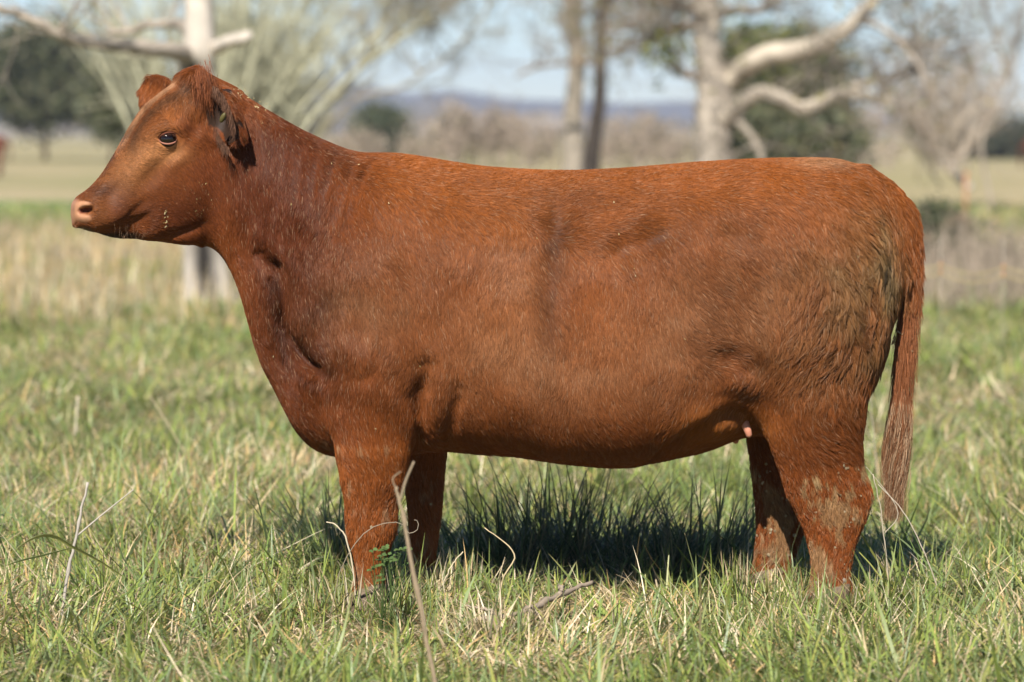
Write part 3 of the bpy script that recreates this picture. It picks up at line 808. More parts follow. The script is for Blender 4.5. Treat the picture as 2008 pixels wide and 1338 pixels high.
def head(x, y, z):
    px, py, l = head_local(x, y, z)
    s = (px - O2[0]) * d2[0] + (py - O2[1]) * d2[1]; h = (px - O2[0]) * n2[0] + (py - O2[1]) * n2[1]
    Dd, Vv, W, C = [np.interp(s, hs, q) for q in (hd_, hv_, hw_, hc_)]
    hc = Vv + (Dd - Vv) * C
    up = h > hc
    t = np.where(up, (h - hc) / np.maximum(Dd - hc, 3), (hc - h) / np.maximum(hc - Vv, 3))
    R = .016 * eb(px, py, l, 312, 256, 34, 24, -30)          # brow and orbit
    R = R - .015 * eb(px, py, l, 298, 335, 44, 16, -48)
    R = R + .006 * eb(px, py, l, 330, 318, 40, 9, -35)
    R = R - .008 * eb(px, py, l, 222, 372, 26, 14, -40)        # hollow before the cheek
    R = R - .012 * eb(px, py, l, 372, 250, 16, 26, 20)         # temple
    R = R + .017 * eb(px, py, l, 375, 385, 48, 58)             # cheek
    R = R + .009 * eb(px, py, l, 165, 400, 20, 22)             # nostril wing
    R = R - .014 * eb(px, py, l, 258, 412, 26, 7, -38)         # corner of the mouth
    R = R - .007 * eb(px, py, l, 215, 392, 16, 26, 20)
    R = R + .006 * eb(px, py, l, 205, 420, 30, 20, 30)
    R = R - .010 * eb(px, py, l, 222, 439, 46, 5, -24)
    chin = sstep(-6, 6, (py - (455 - (px - 180) * .40)))
    R = R - .032 * chin * sstep(300, 262, px) * sstep(168, 190, px)
    R = R - .019 * eb(px, py, l, 345, 453, 48, 9, -20)
    q = 2.7
    yy = np.maximum(np.abs(l) - R, 0) / W
    tt = np.clip(np.abs(t), 0, 6)
    pw = np.where(up, 3.0, 2.1)
    f = (tt ** pw + yy ** q) ** (1 / q) - 1
    f = f + np.maximum(np.maximum(-24 - s, s - 352), 0) / 25
    return f * np.minimum(W, np.maximum(np.minimum(Dd - Vv, 150) * M * .42, .02)) * .95
lo = (X0, -.30, P3(0, 520)[2]); hi = (P3(480, 0)[0], .30, Z1 - .02)
union(lo, hi, head, .030)
# poll tuft knob
pk = head_world(383, 163, 0.0)
capsules([head_world(372, 160, -.035), head_world(384, 156, 0), head_world(372, 160, .035)], [.026, .030, .026], .03)

# ears: cupped leaves
def ear(base, A, N, L, Wd, depth):
    A = np.asarray(A, float); A /= np.linalg.norm(A); N = np.asarray(N, float); N -= A * (N @ A); N /= np.linalg.norm(N); B = np.cross(A, N)
    def fn(x, y, z):
        vx, vy, vz = x - base[0], y - base[1], z - base[2]
        a = (vx * A[0] + vy * A[1] + vz * A[2]) / L; n = vx * N[0] + vy * N[1] + vz * N[2]; b = vx * B[0] + vy * B[1] + vz * B[2]
        w = Wd * np.sqrt(np.clip(1 - ((np.clip(a, -.2, 1) - .50) / .58) ** 2, .02, 1)) * np.where(a > .7, 1 - .25 * (np.clip(a, 0, 1) - .7) / .3, 1)
        bb = np.clip(np.abs(b) / w, 0, 2)
        sheet = -depth * (1 - bb ** 2) * (1 - .35 * np.clip(a, 0, 1))       # cup: the middle lies back
        d1 = np.abs(n - sheet) - .0085
        d2_ = (bb - 1) * w
        d3 = np.maximum(a - 1.0, -a - .12) * L
        return np.maximum(np.maximum(d1 * .8, d2_), d3)
    pts = np.array([base + A * L * t + B * Wd * s_ for t in (-.2, 1.1) for s_ in (-1.2, 1.2)])
    union(pts.min(0) - .07, pts.max(0) + .07, fn, .016)
    return A, N, B
EAR_B = head_world(402, 186, -.078)
EAR = dict(base=EAR_B, A=(.40, -.55, -.73), N=(-.86, -.48, -.10), L=.185, Wd=.070, depth=.062)
EA, EN, EBv = ear(**EAR)
EAR2_B = head_world(352, 214, .080)
ear(EAR2_B, (-.56, .62, .42), (-.35, -.90, .10), .172, .062, .014)

# eye sockets and nostrils
EYE = {}
for side in (-1, 1):
    # find the surface at the eye by marching along the lateral axis
    for l in np.arange(.17, .04, -.002):
        p = head_world(318, 273, side * l)
        i = [int((p[q] - (X0, Y0, Z0)[q]) / H) for q in range(3)]
        if D[i[0], i[1], i[2]] < 0: break
    EYE[side] = head_world(318, 273, side * (l - .010))
    c = EYE[side]
    union(c - .09, c + .09, lambda x, y, z, c=c: np.sqrt((x - c[0]) ** 2 + (y - c[1]) ** 2 + (z - c[2]) ** 2) - .0285, .014)
    c2 = head_world(316, 272, side * (l + .006))
    carve(c - .09, c + .09, lambda x, y, z, c=c2: (np.sqrt(((x - c[0]) / 1.28) ** 2 + ((y - c[1]) / 1.0) ** 2 + ((z - c[2] + .10 * (x - c[0])) / .86) ** 2) - .0225) * .75, .004)
    for l in np.arange(.14, .02, -.002):
        p = head_world(166, 410, side * l)
        i = [int((p[q] - (X0, Y0, Z0)[q]) / H) for q in range(3)]
        if D[i[0], i[1], i[2]] < 0: break
    c = head_world(168, 410, side * (l - .002))
    carve(c - .08, c + .08, lambda x, y, z, c=c: (np.sqrt(((x - c[0]) / 1.35) ** 2 + ((y - c[1]) / 1.9) ** 2 + ((z - c[2] - .15 * (x - c[0])) / .66) ** 2) - .0185) * .8, .005)

# light smoothing of the field so no voxel steps stay
for ax in range(3):
    D[:] = .5 * D + .25 * (np.roll(D, 1, ax) + np.roll(D, -1, ax))

def surface_nets(D):
    S = D < 0
    c = [S[i:S.shape[0] - 1 + i, j:S.shape[1] - 1 + j, k:S.shape[2] - 1 + k] for i in (0, 1) for j in (0, 1) for k in (0, 1)]
    cnt = sum(a.astype(np.int8) for a in c)
    act = (cnt > 0) & (cnt < 8)
    I = np.argwhere(act).astype(np.int32)
    vid = np.full(act.shape, -1, np.int32); vid[act] = np.arange(len(I))
    off = np.array([(i, j, k) for i in (0, 1) for j in (0, 1) for k in (0, 1)])
    val = np.stack([D[I[:, 0] + o[0], I[:, 1] + o[1], I[:, 2] + o[2]] for o in off], 1)
    acc = np.zeros((len(I), 3)); n = np.zeros(len(I))
    for a in range(8):
        for b in range(a + 1, 8):
            if np.abs(off[a] - off[b]).sum() != 1: continue
            m = (val[:, a] < 0) != (val[:, b] < 0)
            t = val[m, a] / (val[m, a] - val[m, b])
            acc[m] += off[a] + (off[b] - off[a]) * t[:, None]; n[m] += 1
    V = (I + acc / n[:, None]) * H + np.array([X0, Y0, Z0])
    Q = []
    for ax in range(3):
        s0 = [slice(1, -1)] * 3; s0[ax] = slice(0, -1); s1 = list(s0); s1[ax] = slice(1, None)
        A = S[tuple(s0)]; Bq = S[tuple(s1)]
        E = np.argwhere(A != Bq)
        fl_ = A[A != Bq]
        o = np.ones(3, int); o[ax] = 0; E = E + o
        u, v = (ax + 1) % 3, (ax + 2) % 3
        eu = np.zeros(3, int); eu[u] = 1; ev = np.zeros(3, int); ev[v] = 1
        g = lambda e: vid[np.minimum(e[:, 0], vid.shape[0] - 1), np.minimum(e[:, 1], vid.shape[1] - 1), np.minimum(e[:, 2], vid.shape[2] - 1)]
        q = np.stack([g(E - eu - ev), g(E - ev), g(E), g(E - eu)], 1)
        q[~fl_] = q[~fl_][:, ::-1]
        Q.append(q)
    Q = np.vstack(Q); Q = Q[(Q >= 0).all(1)]
    return V, Q
D[0] = D[-1] = .1; D[:, 0] = D[:, -1] = .1; D[:, :, -1] = .1; D[:, :, 0] = .1
BV, BQ = surface_nets(D)
del D
# keep the one connected body
def vnormals(V, Q):
    n = np.cross(V[Q[:, 2]] - V[Q[:, 0]], V[Q[:, 3]] - V[Q[:, 1]])
    N = np.zeros_like(V)
    for k in range(4): 
        for a in range(3): N[:, a] += np.bincount(Q[:, k], n[:, a], len(V))
    return N / (np.linalg.norm(N, axis=1)[:, None] + 1e-12), n
for it_ in range(3):
    S_ = np.zeros_like(BV); C_ = np.zeros(len(BV))
    for k in range(4):
        for a in range(3): S_[:, a] += np.bincount(BQ[:, k], BV[BQ[:, (k + 1) % 4], a], len(BV)) + np.bincount(BQ[:, k], BV[BQ[:, (k + 3) % 4], a], len(BV))
        C_ += 2 * np.bincount(BQ[:, k], minlength=len(BV))
    BV = BV + .5 * (S_ / np.maximum(C_, 1)[:, None] - BV)
BN, FN = vnormals(BV, BQ)
# ------------------------------------------------------------------ coat
def mirrored_px(p):
    q = p.copy(); q[:, 1] = -np.abs(q[:, 1]); return proj(q)

def gs(px, py, cx, cy, sx, sy, rot=0):
    a = math.radians(rot); dx, dy = px - cx, py - cy
    u = dx * math.cos(a) + dy * math.sin(a); v = -dx * math.sin(a) + dy * math.cos(a)
    return np.exp(-(u / sx) ** 2 - (v / sy) ** 2)

def is_head(p):
    a, b, l = head_local(p[:, 0], p[:, 1], p[:, 2])
    s = (a - O2[0]) * d2[0] + (b - O2[1]) * d2[1]; h = (a - O2[0]) * n2[0] + (b - O2[1]) * n2[1]
    return a, b, l, s, h

def mixc(c, f, t):
    f = np.clip(f, 0, 1)[:, None]; return c * (1 - f) + np.asarray(t) * f

def coat(p):
    """albedo of the coat, the bare skin and the dried mud on it; also a hair length and a clumping factor"""
    px, py = mirrored_px(p); n = len(p)
    hx, hy, hl, s, h = is_head(p)
    c = np.tile(np.array([.176, .0505, .0145]), (n, 1)); L = np.full(n, .024); cl = np.full(n, .35); lift = np.full(n, .16)
    w1 = vnoise(p / .16, 41); w2 = vnoise(p / .05, 42); w3 = vnoise(p / .018, 43)
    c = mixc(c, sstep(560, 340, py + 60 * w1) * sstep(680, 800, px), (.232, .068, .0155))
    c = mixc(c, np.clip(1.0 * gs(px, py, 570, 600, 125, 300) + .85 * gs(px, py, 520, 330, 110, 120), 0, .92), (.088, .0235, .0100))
    dust_sheen = .45 * gs(px, py, 1080, 730, 240, 95, 3) + .48 * gs(px, py, 1420, 590, 210, 130) + .36 * gs(px, py, 720, 590, 130, 90) + .32 * gs(px, py, 1000, 560, 120, 150)
    c = mixc(c, dust_sheen * (.85 + .4 * w1 + .3 * w2), (.27, .142, .086))  # flank dust, with the pale sky sheen painted into it
    c = mixc(c, .45 * gs(px, py, 1610, 318, 60, 14), (.36, .21, .13))
    # damp, licked patches; shade of neck, shoulder and flank hollows painted in too
    wet_shade = .75 * gs(px, py, 1090, 450, 34, 34) + .80 * gs(px, py, 1080, 525, 30, 72, 5) + .60 * gs(px, py, 1068, 640, 24, 56) + .80 * gs(px, py, 1285, 474, 50, 20, -25) + .35 * gs(px, py, 1130, 385, 120, 24, 4) + .35 * gs(px, py, 1215, 490, 20, 24) + .65 * gs(px, py, 626, 592, 40, 26, -35)
    wet_shade = wet_shade + .8 * gs(px, py, 600, 682, 34, 27) + .85 * gs(px, py, 646, 722, 32, 22) + .65 * gs(px, py, 545, 600, 18, 100, -6) + .6 * gs(px, py, 1430, 692, 24, 10) + .6 * gs(px, py, 1494, 722, 16, 24) + .35 * gs(px, py, 1440, 460, 40, 20, 30) + .3 * gs(px, py, 640, 300, 90, 20, 30)
    c = c * (1 - np.clip(wet_shade * (1 + .35 * w2), 0, .85) * .70)[:, None]
    # dung and mud on the hindquarter
    mud = .85 * gs(px, py, 1735, 520, 36, 110, -6) + .55 * gs(px, py, 1670, 500, 80, 90, 10) + .42 * gs(px, py, 1620, 660, 130, 150) + .3 * gs(px, py, 1700, 640, 50, 120)
    c = mixc(c, mud * (.75 + .5 * w2), (.180, .105, .050))
    c = mixc(c, .8 * gs(px, py, 1742, 540, 12, 60, -4) * (p[:, 2] < 1.2), (.085, .060, .032))
    c = mixc(c, .7 * gs(px, py, 1420, 835, 80, 40), (.40, .135, .030))  # udder painted brighter to look sunlit
    # legs
    leg = sstep(.46, .40, p[:, 2]) * (np.abs(px - 1600) < 150) 
    m_far = p[:, 1] > 0
    ps_ = p * np.array([1, 1, .42]); pat = vnoise(ps_ / .026, 44) * .55 + vnoise(ps_ / .010, 45) * .55 + .15 * vnoise(ps_ / .004, 46)
    cake = np.where(m_far, gs(px, py, 1545, 1060, 34, 95), gs(px, py, 1650, 1000, 44, 34) + .8 * gs(px, py, 1694, 920, 12, 40) + 1.1 * gs(px, py, 1602, 1120, 26, 70))
    hindmud = leg * sstep(.18, .42, 1.0 * pat + .85 * cake - .10) * .92
    c = mixc(c, hindmud, np.array((.31, .235, .135)) * (1 + .25 * w3[:, None]))
    c = mixc(c, sstep(.24, .06, p[:, 2]) * sstep(-.15, .35, pat) * .8, (.33, .27, .195))
    c = mixc(c, .5 * (leg > 0) * sstep(.5, .3, p[:, 2]), (.25, .070, .020))
    fl = (px > 600) & (px < 900) & (p[:, 2] < .5)
    c = mixc(c, .55 * fl, (.27, .080, .022)); c = mixc(c, fl * sstep(.2, .5, pat) * .35, (.33, .24, .16))
    # face: own tones, plus bright planes and dark cheek shading painted in
    hd = np.clip(sstep(-30, 0, s) * sstep(455, 425, px), 0, 1) * (p[:, 2] > .9)
    c = mixc(c, hd * .85 * gs(hx, hy, 258, 322, 74, 34, -47), (.46, .195, .085))
    c = mixc(c, hd * .9 * gs(hx, hy, 308, 298, 40, 18), (.55, .25, .115))
    c = mixc(c, hd * .55 * gs(hx, hy, 335, 225, 50, 34, -50), (.30, .105, .034))
    c = mixc(c, hd * .8 * gs(hx, hy, 200, 372, 34, 15, -12), (.085, .034, .022))
    c = mixc(c, hd * .6 * gs(hx, hy, 225, 405, 26, 30), (.12, .042, .026))
    c = mixc(c, hd * .75 * gs(hx, hy, 352, 246, 22, 22), (.15, .045, .022))
    c = mixc(c, hd * .85 * np.clip(gs(hx, hy, 350, 420, 80, 52) + .7 * gs(hx, hy, 395, 330, 40, 60), 0, 1), (.125, .034, .014))
    c = mixc(c, hd * .9 * sstep(448, 458, hy) * sstep(290, 255, hx), (.030, .020, .014))  # shade under the lip painted near-black on the chin
    c = mixc(c, hd * .7 * gs(hx, hy, 395, 160, 20, 26), (.12, .045, .018))
    fore = hd * (np.abs(hl) < .112) * (h > -30) * sstep(-5, 25, s) * sstep(215, 165, s)
    c = mixc(c, fore * .75 * gs(hl, s * 0, -.066, 0, .017, 1), (.085, .042, .024))
    c = mixc(c, fore * .65 * sstep(-.050, -.030, hl), (.32, .175, .105))  # pale hair sheen painted along the forehead
    # shade of the near ear's cavity, painted near-black into its hair
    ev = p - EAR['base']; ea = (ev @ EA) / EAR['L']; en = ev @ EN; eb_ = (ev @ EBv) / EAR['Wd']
    ear_shade = (ea > .0) & (ea < .86) & (np.abs(eb_) < .74) & (en > -EAR['depth'] * (1 - eb_ ** 2) * (1 - .35 * np.clip(ea, 0, 1))) & (en < .02)
    c = mixc(c, ear_shade * .9, (.030, .018, .013)); ear_shade_ = ear_shade
    c = mixc(c, hd * .7 * gs(hx, hy, 192, 415, 20, 26), (.22, .080, .030))
    # bare muzzle
    pad = hd * np.clip(1.6 * np.maximum(np.maximum(gs(hx, hy, 145, 416, 13, 36, 10), .85 * gs(hx, hy, 160, 399, 15, 7, -10)), .85 * gs(hx, hy, 164, 424, 15, 8, 10)) * sstep(462, 446, hy), 0, 1) * sstep(196, 182, hx)
    pad = sstep(.22, .85, pad + .20 * w2)
    c = mixc(c, pad, np.array((.33, .165, .105)) * (1 + .22 * w3[:, None] + .2 * w2[:, None]))
    nost = hd * sstep(.55, .9, gs(hx, hy, 169, 410, 20, 9, -6))
    c = mixc(c, nost * .9, (.16, .045, .035))
    c = mixc(c, hd * sstep(462, 440, hy) * sstep(.3, .8, gs(hx, hy, 172, 450, 22, 10, 25)) * .8, (.10, .09, .06))
    w0 = vnoise(p / .26, 47); c = c * (1 + .13 * w0 + .10 * w1)[:, None]
    c = mixc(c, .30 * gs(px, py, 985, 600, 70, 150) + .25 * gs(px, py, 1180, 560, 60, 130) + .3 * gs(px, py, 1600, 400, 150, 40), (.28, .090, .028))  # broad sheen highlights painted into the barrel and hip colour
    c = c * np.array([.86, .85, .73]) 
    # lengths
    L = np.where(py < 380, .019, L); L = L + .026 * gs(px, py, 1670, 650, 100, 220) + .012 * (px > 1772) * (py < 640) + .010 * sstep(820, 900, py) * (px > 880) * (px < 1500)
    L = np.where((px > 1745) & (py > 600), .010, L)
    L = L + .008 * gs(px, py, 500, 620, 40, 150)
    L = np.where(p[:, 2] < .45, .022, L)
    L = L * (1 - hd) + hd * np.clip(.010 + .010 * sstep(200, 20, s) + .006 * gs(hx, hy, 385, 150, 40, 30) + .006 * gs(hx, hy, 350, 440, 80, 30), .004, .03)
    L = np.where(ear_shade_, .004, L); L = np.where(pad > .4, 0, L)
    L = np.where((hd > .5) & (gs(hx, hy, 322, 275, 26, 13, 4) > .30), 0, L)
    cl = cl + .6 * np.clip(gs(px, py, 1640, 640, 130, 190) + gs(px, py, 1720, 500, 50, 150), 0, 1) + .25 * (p[:, 2] < .4) - .15 * hd
    lift = lift + .26 * gs(px, py, 1640, 700, 130, 200) + .35 * (px > 1772) * (py < 600) + .12 * (p[:, 2] < .4) + .1 * sstep(840, 900, py)
    return c, L, np.clip(cl, 0, .9), lift, pad, hd

cow = empty("cow", (.2, 0, 0))
tag(cow, "red-brown heifer standing side-on in the pasture with muddy hind legs", "cow")

m_skin = attr_mat("cow_skin", rough=.55, spec=.12, noise=.15, nscale=90)
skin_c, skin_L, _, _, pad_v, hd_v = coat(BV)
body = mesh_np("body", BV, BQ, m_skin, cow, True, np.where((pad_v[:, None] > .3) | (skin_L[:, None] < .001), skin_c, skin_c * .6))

# direction in which the hair lies, as seen from the side (photo pixels, y down)
FLOW = np.array([
    (470, 230, .25, 1), (500, 330, .05, 1), (480, 470, -.02, 1), (600, 330, .3, 1), (660, 380, .45, 1), (560, 450, .05, 1), (620, 520, .15, 1), (720, 330, .8, .6), (760, 420, .5, 1), (700, 540, .25, 1), (690, 650, .25, 1),
    (620, 640, .05, 1), (520, 640, .12, 1), (560, 760, .35, 1), (620, 840, .5, 1), (850, 340, 1, .45), (1000, 350, 1, .25), (1100, 420, .8, -.15), (1060, 500, .2, 1), (1200, 350, 1, .3), (1260, 430, .9, -.25), (1290, 500, .3, 1), (1400, 350, 1, .35),
    (1520, 400, 1, .8), (1640, 330, 1, .2), (1700, 350, .8, .6), (1740, 420, .3, 1), (850, 480, .4, 1), (1000, 560, .08, 1), (1200, 600, .12, 1), (1380, 520, .55, 1), (1480, 480, .6, 1), (1600, 470, .55, 1), (1680, 500, .35, 1),
    (1720, 600, .0, 1), (1600, 600, -.30, 1), (1650, 700, -.25, 1), (1560, 720, -.30, 1), (1450, 620, .4, .8), (1420, 700, .9, .2), (1480, 760, -.2, 1), (1560, 800, .25, 1), (1660, 790, .35, 1), (1620, 870, .9, .45), (1540, 860, .25, 1),
    (780, 620, .12, 1), (900, 680, .03, 1), (1100, 740, -.03, 1), (1300, 740, -.05, 1), (760, 700, -.30, 1), (700, 760, .1, 1), (720, 860, .3, 1), (860, 800, .0, 1), (1000, 850, .2, 1), (1200, 860, .25, 1), (1420, 830, -.45, .6),
    (720, 960, .05, 1), (730, 1080, .1, 1), (830, 1000, .25, 1), (1520, 960, .1, 1), (1520, 1080, .1, 1), (1620, 960, .15, 1), (1690, 960, .3, 1), (1630, 1100, .1, 1), (1780, 560, .05, 1), (1770, 750, 0, 1)], float)
HFLOW = np.array([(200, 360, .9, .35), (230, 420, .95, .2), (300, 440, 1, .12), (360, 430, .75, .7), (400, 380, .3, 1), (300, 360, .85, .5), (260, 320, .8, .5), (330, 320, .7, .7), (350, 280, .8, .3), (300, 250, .5, -.3), (330, 215, -.3, .9),
                  (365, 170, -.5, .8), (390, 210, -.05, 1), (380, 320, .35, 1), (410, 450, .4, 1), (250, 460, .8, .3)], float)

def flow(p, n, hdm):
    px, py = mirrored_px(p); hx, hy, _, _, _ = is_head(p)
    def idw(T, x, y):
        W = 1 / (((x[:, None] - T[None, :, 0]) ** 2 + (y[:, None] - T[None, :, 1]) ** 2) + 400.) ** 1.6
        d = T[:, 2:] / np.linalg.norm(T[:, 2:], axis=1)[:, None]
        return (W @ d) / W.sum(1)[:, None]
    d = np.zeros((len(p), 2))
    for a in range(0, len(p), 20000):
        s_ = slice(a, a + 20000); d[s_] = idw(FLOW, px[s_], py[s_])
        d[s_] = d[s_] * (1 - hdm[s_, None]) + idw(HFLOW, hx[s_], hy[s_]) * hdm[s_, None]
    v = np.column_stack([d[:, 0], 0 * d[:, 0], -d[:, 1]])
    return v

N_HAIR = 560000
fc = BV[BQ].mean(1); fn_ = FN / (np.linalg.norm(FN, axis=1)[:, None] + 1e-12); area = np.linalg.norm(FN, axis=1) / 2
view = np.array([0, CAM_Y, CAM_Z]) - fc; view /= np.linalg.norm(view, axis=1)[:, None]
fac = (fn_ * view).sum(1)
wgt = area * np.where(fac > -.25, 1.0, .10)
def sample_skin(n):
    pick = rng.choice(len(BQ), n, p=wgt / wgt.sum())
    u, v = rng.random(n)[:, None], rng.random(n)[:, None]
    qv = BV[BQ[pick]]; qn = BN[BQ[pick]]
    r = (qv[:, 0] * (1 - u) + qv[:, 1] * u) * (1 - v) + (qv[:, 3] * (1 - u) + qv[:, 2] * u) * v
    m = (qn[:, 0] * (1 - u) + qn[:, 1] * u) * (1 - v) + (qn[:, 3] * (1 - u) + qn[:, 2] * u) * v
    return r, m / (np.linalg.norm(m, axis=1)[:, None] + 1e-9)
def lock_noise(p, size, seed): return np.stack([vnoise(p / size, seed + k) for k in range(3)], 1)
def lie(p, nr, hdm, clm):
    t = flow(p, nr, hdm)
    t = t + .36 * lock_noise(p, .11, 60) * (1 - .5 * hdm[:, None]) + .20 * lock_noise(p, .030, 70) + (.08 + .40 * clm)[:, None] * lock_noise(p, .012, 80)
    t -= nr * (t * nr).sum(1)[:, None]
    return t / (np.linalg.norm(t, axis=1)[:, None] + 1e-9)
K = 4
def hair_paths(r, nr, t, ln, lf, curl):
    bn = np.cross(nr, t); o = np.zeros((len(r), K, 3), np.float32)
    for k in range(K):
        s = k / (K - 1)
        o[:, k] = r + nr * (lf * (1.35 * s - .75 * s * s) * ln - .0006)[:, None] + t * (s * ln)[:, None] + bn * (curl * s * s * ln)[:, None]
    return o
# guide hairs: each draws the hairs around it into one lock
NG = 105000
groot, gnrm = sample_skin(NG)
ga, gb = mirrored_px(groot); rear_ = np.clip(gs(ga, gb, 1650, 650, 120, 190) + gs(ga, gb, 1730, 520, 50, 140), 0, 1) * .82
keep_g = rng.random(NG) > rear_; groot, gnrm = groot[keep_g], gnrm[keep_g]; NG = len(groot)      # wet hindquarter: fewer, bigger locks
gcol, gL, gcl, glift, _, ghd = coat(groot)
gT = lie(groot, gnrm, ghd, gcl) + rng.normal(0, .07, (NG, 3)) + gcl[:, None] * rng.normal(0, .16, (NG, 3)); gT -= gnrm * (gT * gnrm).sum(1)[:, None]; gT /= np.linalg.norm(gT, axis=1)[:, None]
gL = gL * rng.uniform(.85, 1.25, NG); gtint = 1 + rng.normal(0, .05 + .12 * gcl + .06 * ghd, NG)
gliftv = glift * rng.uniform(.5, 1.6, NG)
gP = hair_paths(groot, gnrm, gT, gL, gliftv, rng.normal(0, .14, NG) + .5 * gcl * rng.normal(0, .5, NG))
from mathutils.kdtree import KDTree
kd = KDTree(NG)
for i_g in range(NG): kd.insert(groot[i_g], i_g)
kd.balance()
root, nrm = sample_skin(N_HAIR)
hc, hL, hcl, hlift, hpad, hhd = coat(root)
keep = hL > .001
root, nrm, hc, hL, hcl, hlift, hhd = [a[keep] for a in (root, nrm, hc, hL, hcl, hlift, hhd)]
n = len(root)
T = lie(root, nrm, hhd, hcl)
find = kd.find_n
near = np.array([[q[1] for q in find(r, 8)] for r in root.tolist()], np.int32)
dv = root[:, None] - groot[near]; al = (dv * T[:, None]).sum(-1); d2_all = (dv ** 2).sum(-1)
gid = near[np.arange(n), np.argmin(d2_all - .93 * al ** 2, 1)]      # cells stretched along the hair
T = T + rng.normal(0, .09, (n, 3)); T -= nrm * (T * nrm).sum(1)[:, None]; T /= np.linalg.norm(T, axis=1)[:, None] + 1e-9
own = hair_paths(root, nrm, T, hL * rng.uniform(.55, 1.25, n), hlift * rng.uniform(.6, 1.3, n), rng.normal(0, .10, n))
gdir = (gP[gid] - gP[gid][:, :1])
off = root - groot[gid]; off -= gT[gid] * (off * gT[gid]).sum(1)[:, None]
cf = (.25 + .75 * hcl)[:, None] * (np.arange(K) / (K - 1))[None, :] ** .8
along = root + nrm * 0 - off * 1.0
target = root[:, None] + gdir - off[:, None] * cf[..., None] * .92
pts = (own * (1 - cf[..., None]) + target * cf[..., None]).astype(np.float32)
pts[:, 0] = root - nrm * .0006
hairs = bpy.data.hair_curves.new("hair_coat")
hairs.add_curves([K] * n)
hairs.points.foreach_set("position", pts.ravel())
rad = np.tile(np.array([.00042, .00040, .00030, .00012], np.float32), (n, 1)) * rng.uniform(.7, 1.3, n)[:, None].astype(np.float32)
hairs.points.foreach_set("radius", rad.ravel())
lockv = vnoise(root / .035, 121) * .10
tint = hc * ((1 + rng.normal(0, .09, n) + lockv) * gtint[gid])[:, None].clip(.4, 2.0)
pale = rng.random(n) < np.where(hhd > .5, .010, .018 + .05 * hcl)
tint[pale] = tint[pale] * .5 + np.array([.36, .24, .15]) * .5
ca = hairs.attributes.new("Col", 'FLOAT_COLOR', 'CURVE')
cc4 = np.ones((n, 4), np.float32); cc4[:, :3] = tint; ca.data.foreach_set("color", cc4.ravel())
m_hair, hnt, hb_ = new_mat("coat_hair")
at = hnt.nodes.new("ShaderNodeAttribute"); at.attribute_name = "Col"
hnt.links.new(at.outputs["Color"], hb_.inputs["Base Color"])
hb_.inputs["Roughness"].default_value = .36; hb_.inputs["Specular IOR Level"].default_value = .10
hairs.materials.append(m_hair)
link(bpy.data.objects.new("hair_coat", hairs), cow)

def strands(name, paths, r0, cols, parent, taper=.35):
    """long single hairs as one curves object: paths (n, k, 3)"""
    h = bpy.data.hair_curves.new(name); n, k = paths.shape[:2]; h.add_curves([k] * n)
    h.points.foreach_set("position", np.asarray(paths, np.float32).ravel())
    rr = np.linspace(1, taper, k)[None, :] * np.broadcast_to(np.asarray(r0, float), (n,))[:, None]; h.points.foreach_set("radius", rr.astype(np.float32).ravel())
    a = h.attributes.new("Col", 'FLOAT_COLOR', 'CURVE'); c4 = np.ones((n, 4), np.float32); c4[:, :3] = cols; a.data.foreach_set("color", c4.ravel())
    h.materials.append(m_hair); return link(bpy.data.objects.new(name, h), parent)

# tail switch: long hairs from the end of the dock
n = 2600; K = 9; s = np.linspace(0, 1, K)
i0 = rng.integers(18, 24, n); a0 = rng.uniform(0, 2 * np.pi, n); r0 = tail_rad[i0] * .95
base = tail_pts[i0] + np.stack([np.cos(a0) * r0, np.sin(a0) * r0, 0 * a0], 1)
end = np.array([P3(1752 + rng.normal(0, 14) + (10 if k % 3 else -8), rng.uniform(930, 1022) if k % 4 else rng.uniform(800, 930), -.02 + rng.normal(0, .018)) for k in range(n)])
grp = rng.integers(0, 26, n); ge = np.stack([rng.normal(0, .012, 26), rng.normal(0, .012, 26), rng.normal(0, .02, 26)], 1)
gy_ = rng.uniform(890, 1035, 26); gx_ = 1756 + rng.normal(0, 10, 26) - (gy_ - 890) * .07
ge2 = np.array([P3(a, b, -.02 + q) for a, b, q in zip(gx_, gy_, rng.normal(0, .014, 26))])
end = end * .22 + ge2[grp] * .78

paths = base[:, None] * (1 - s)[None, :, None] + end[:, None] * s[None, :, None]
bulge = np.sin(s ** .75 * np.pi) ** 1.6 * .018
out = (base - tail_pts[i0]); out /= np.linalg.norm(out, axis=1)[:, None] + 1e-9
paths += out[:, None] * bulge[None, :, None] * rng.uniform(.2, 1.3, n)[:, None, None]
paths += np.stack([np.sin(s[None] * rng.uniform(3, 7, n)[:, None] + grp[:, None]) * .017 * s[None], .010 * np.cos(s[None] * 5 + grp[:, None]) * s[None], 0 * s[None] + 0 * grp[:, None]], -1)
tc_ = np.where((rng.random(n) < .45)[:, None], np.array([.31, .205, .125]), np.array([.17, .075, .036])) * rng.uniform(.6, 1.35, n)[:, None]
strands("tail_switch", paths, rng.uniform(.0004, .0008, n), tc_, cow)
n = 1800; i0 = rng.integers(9, 22, n); a0 = rng.uniform(0, 2 * np.pi, n); r0 = tail_rad[i0] * .98; s = np.linspace(0, 1, 6)
base = tail_pts[i0] + np.stack([np.cos(a0) * r0, np.sin(a0) * r0, 0 * a0], 1); lt = rng.uniform(.05, .13, n)
dv = np.stack([np.cos(a0) * .06 + rng.normal(-.04, .05, n), np.sin(a0) * .06, -1 + 0 * a0], 1)
paths = base[:, None] + dv[:, None] * (s[None] * lt[:, None])[..., None] + np.stack([np.cos(a0), np.sin(a0), 0 * a0], 1)[:, None] * (np.sin(s * 2.6) * .006)[None, :, None]
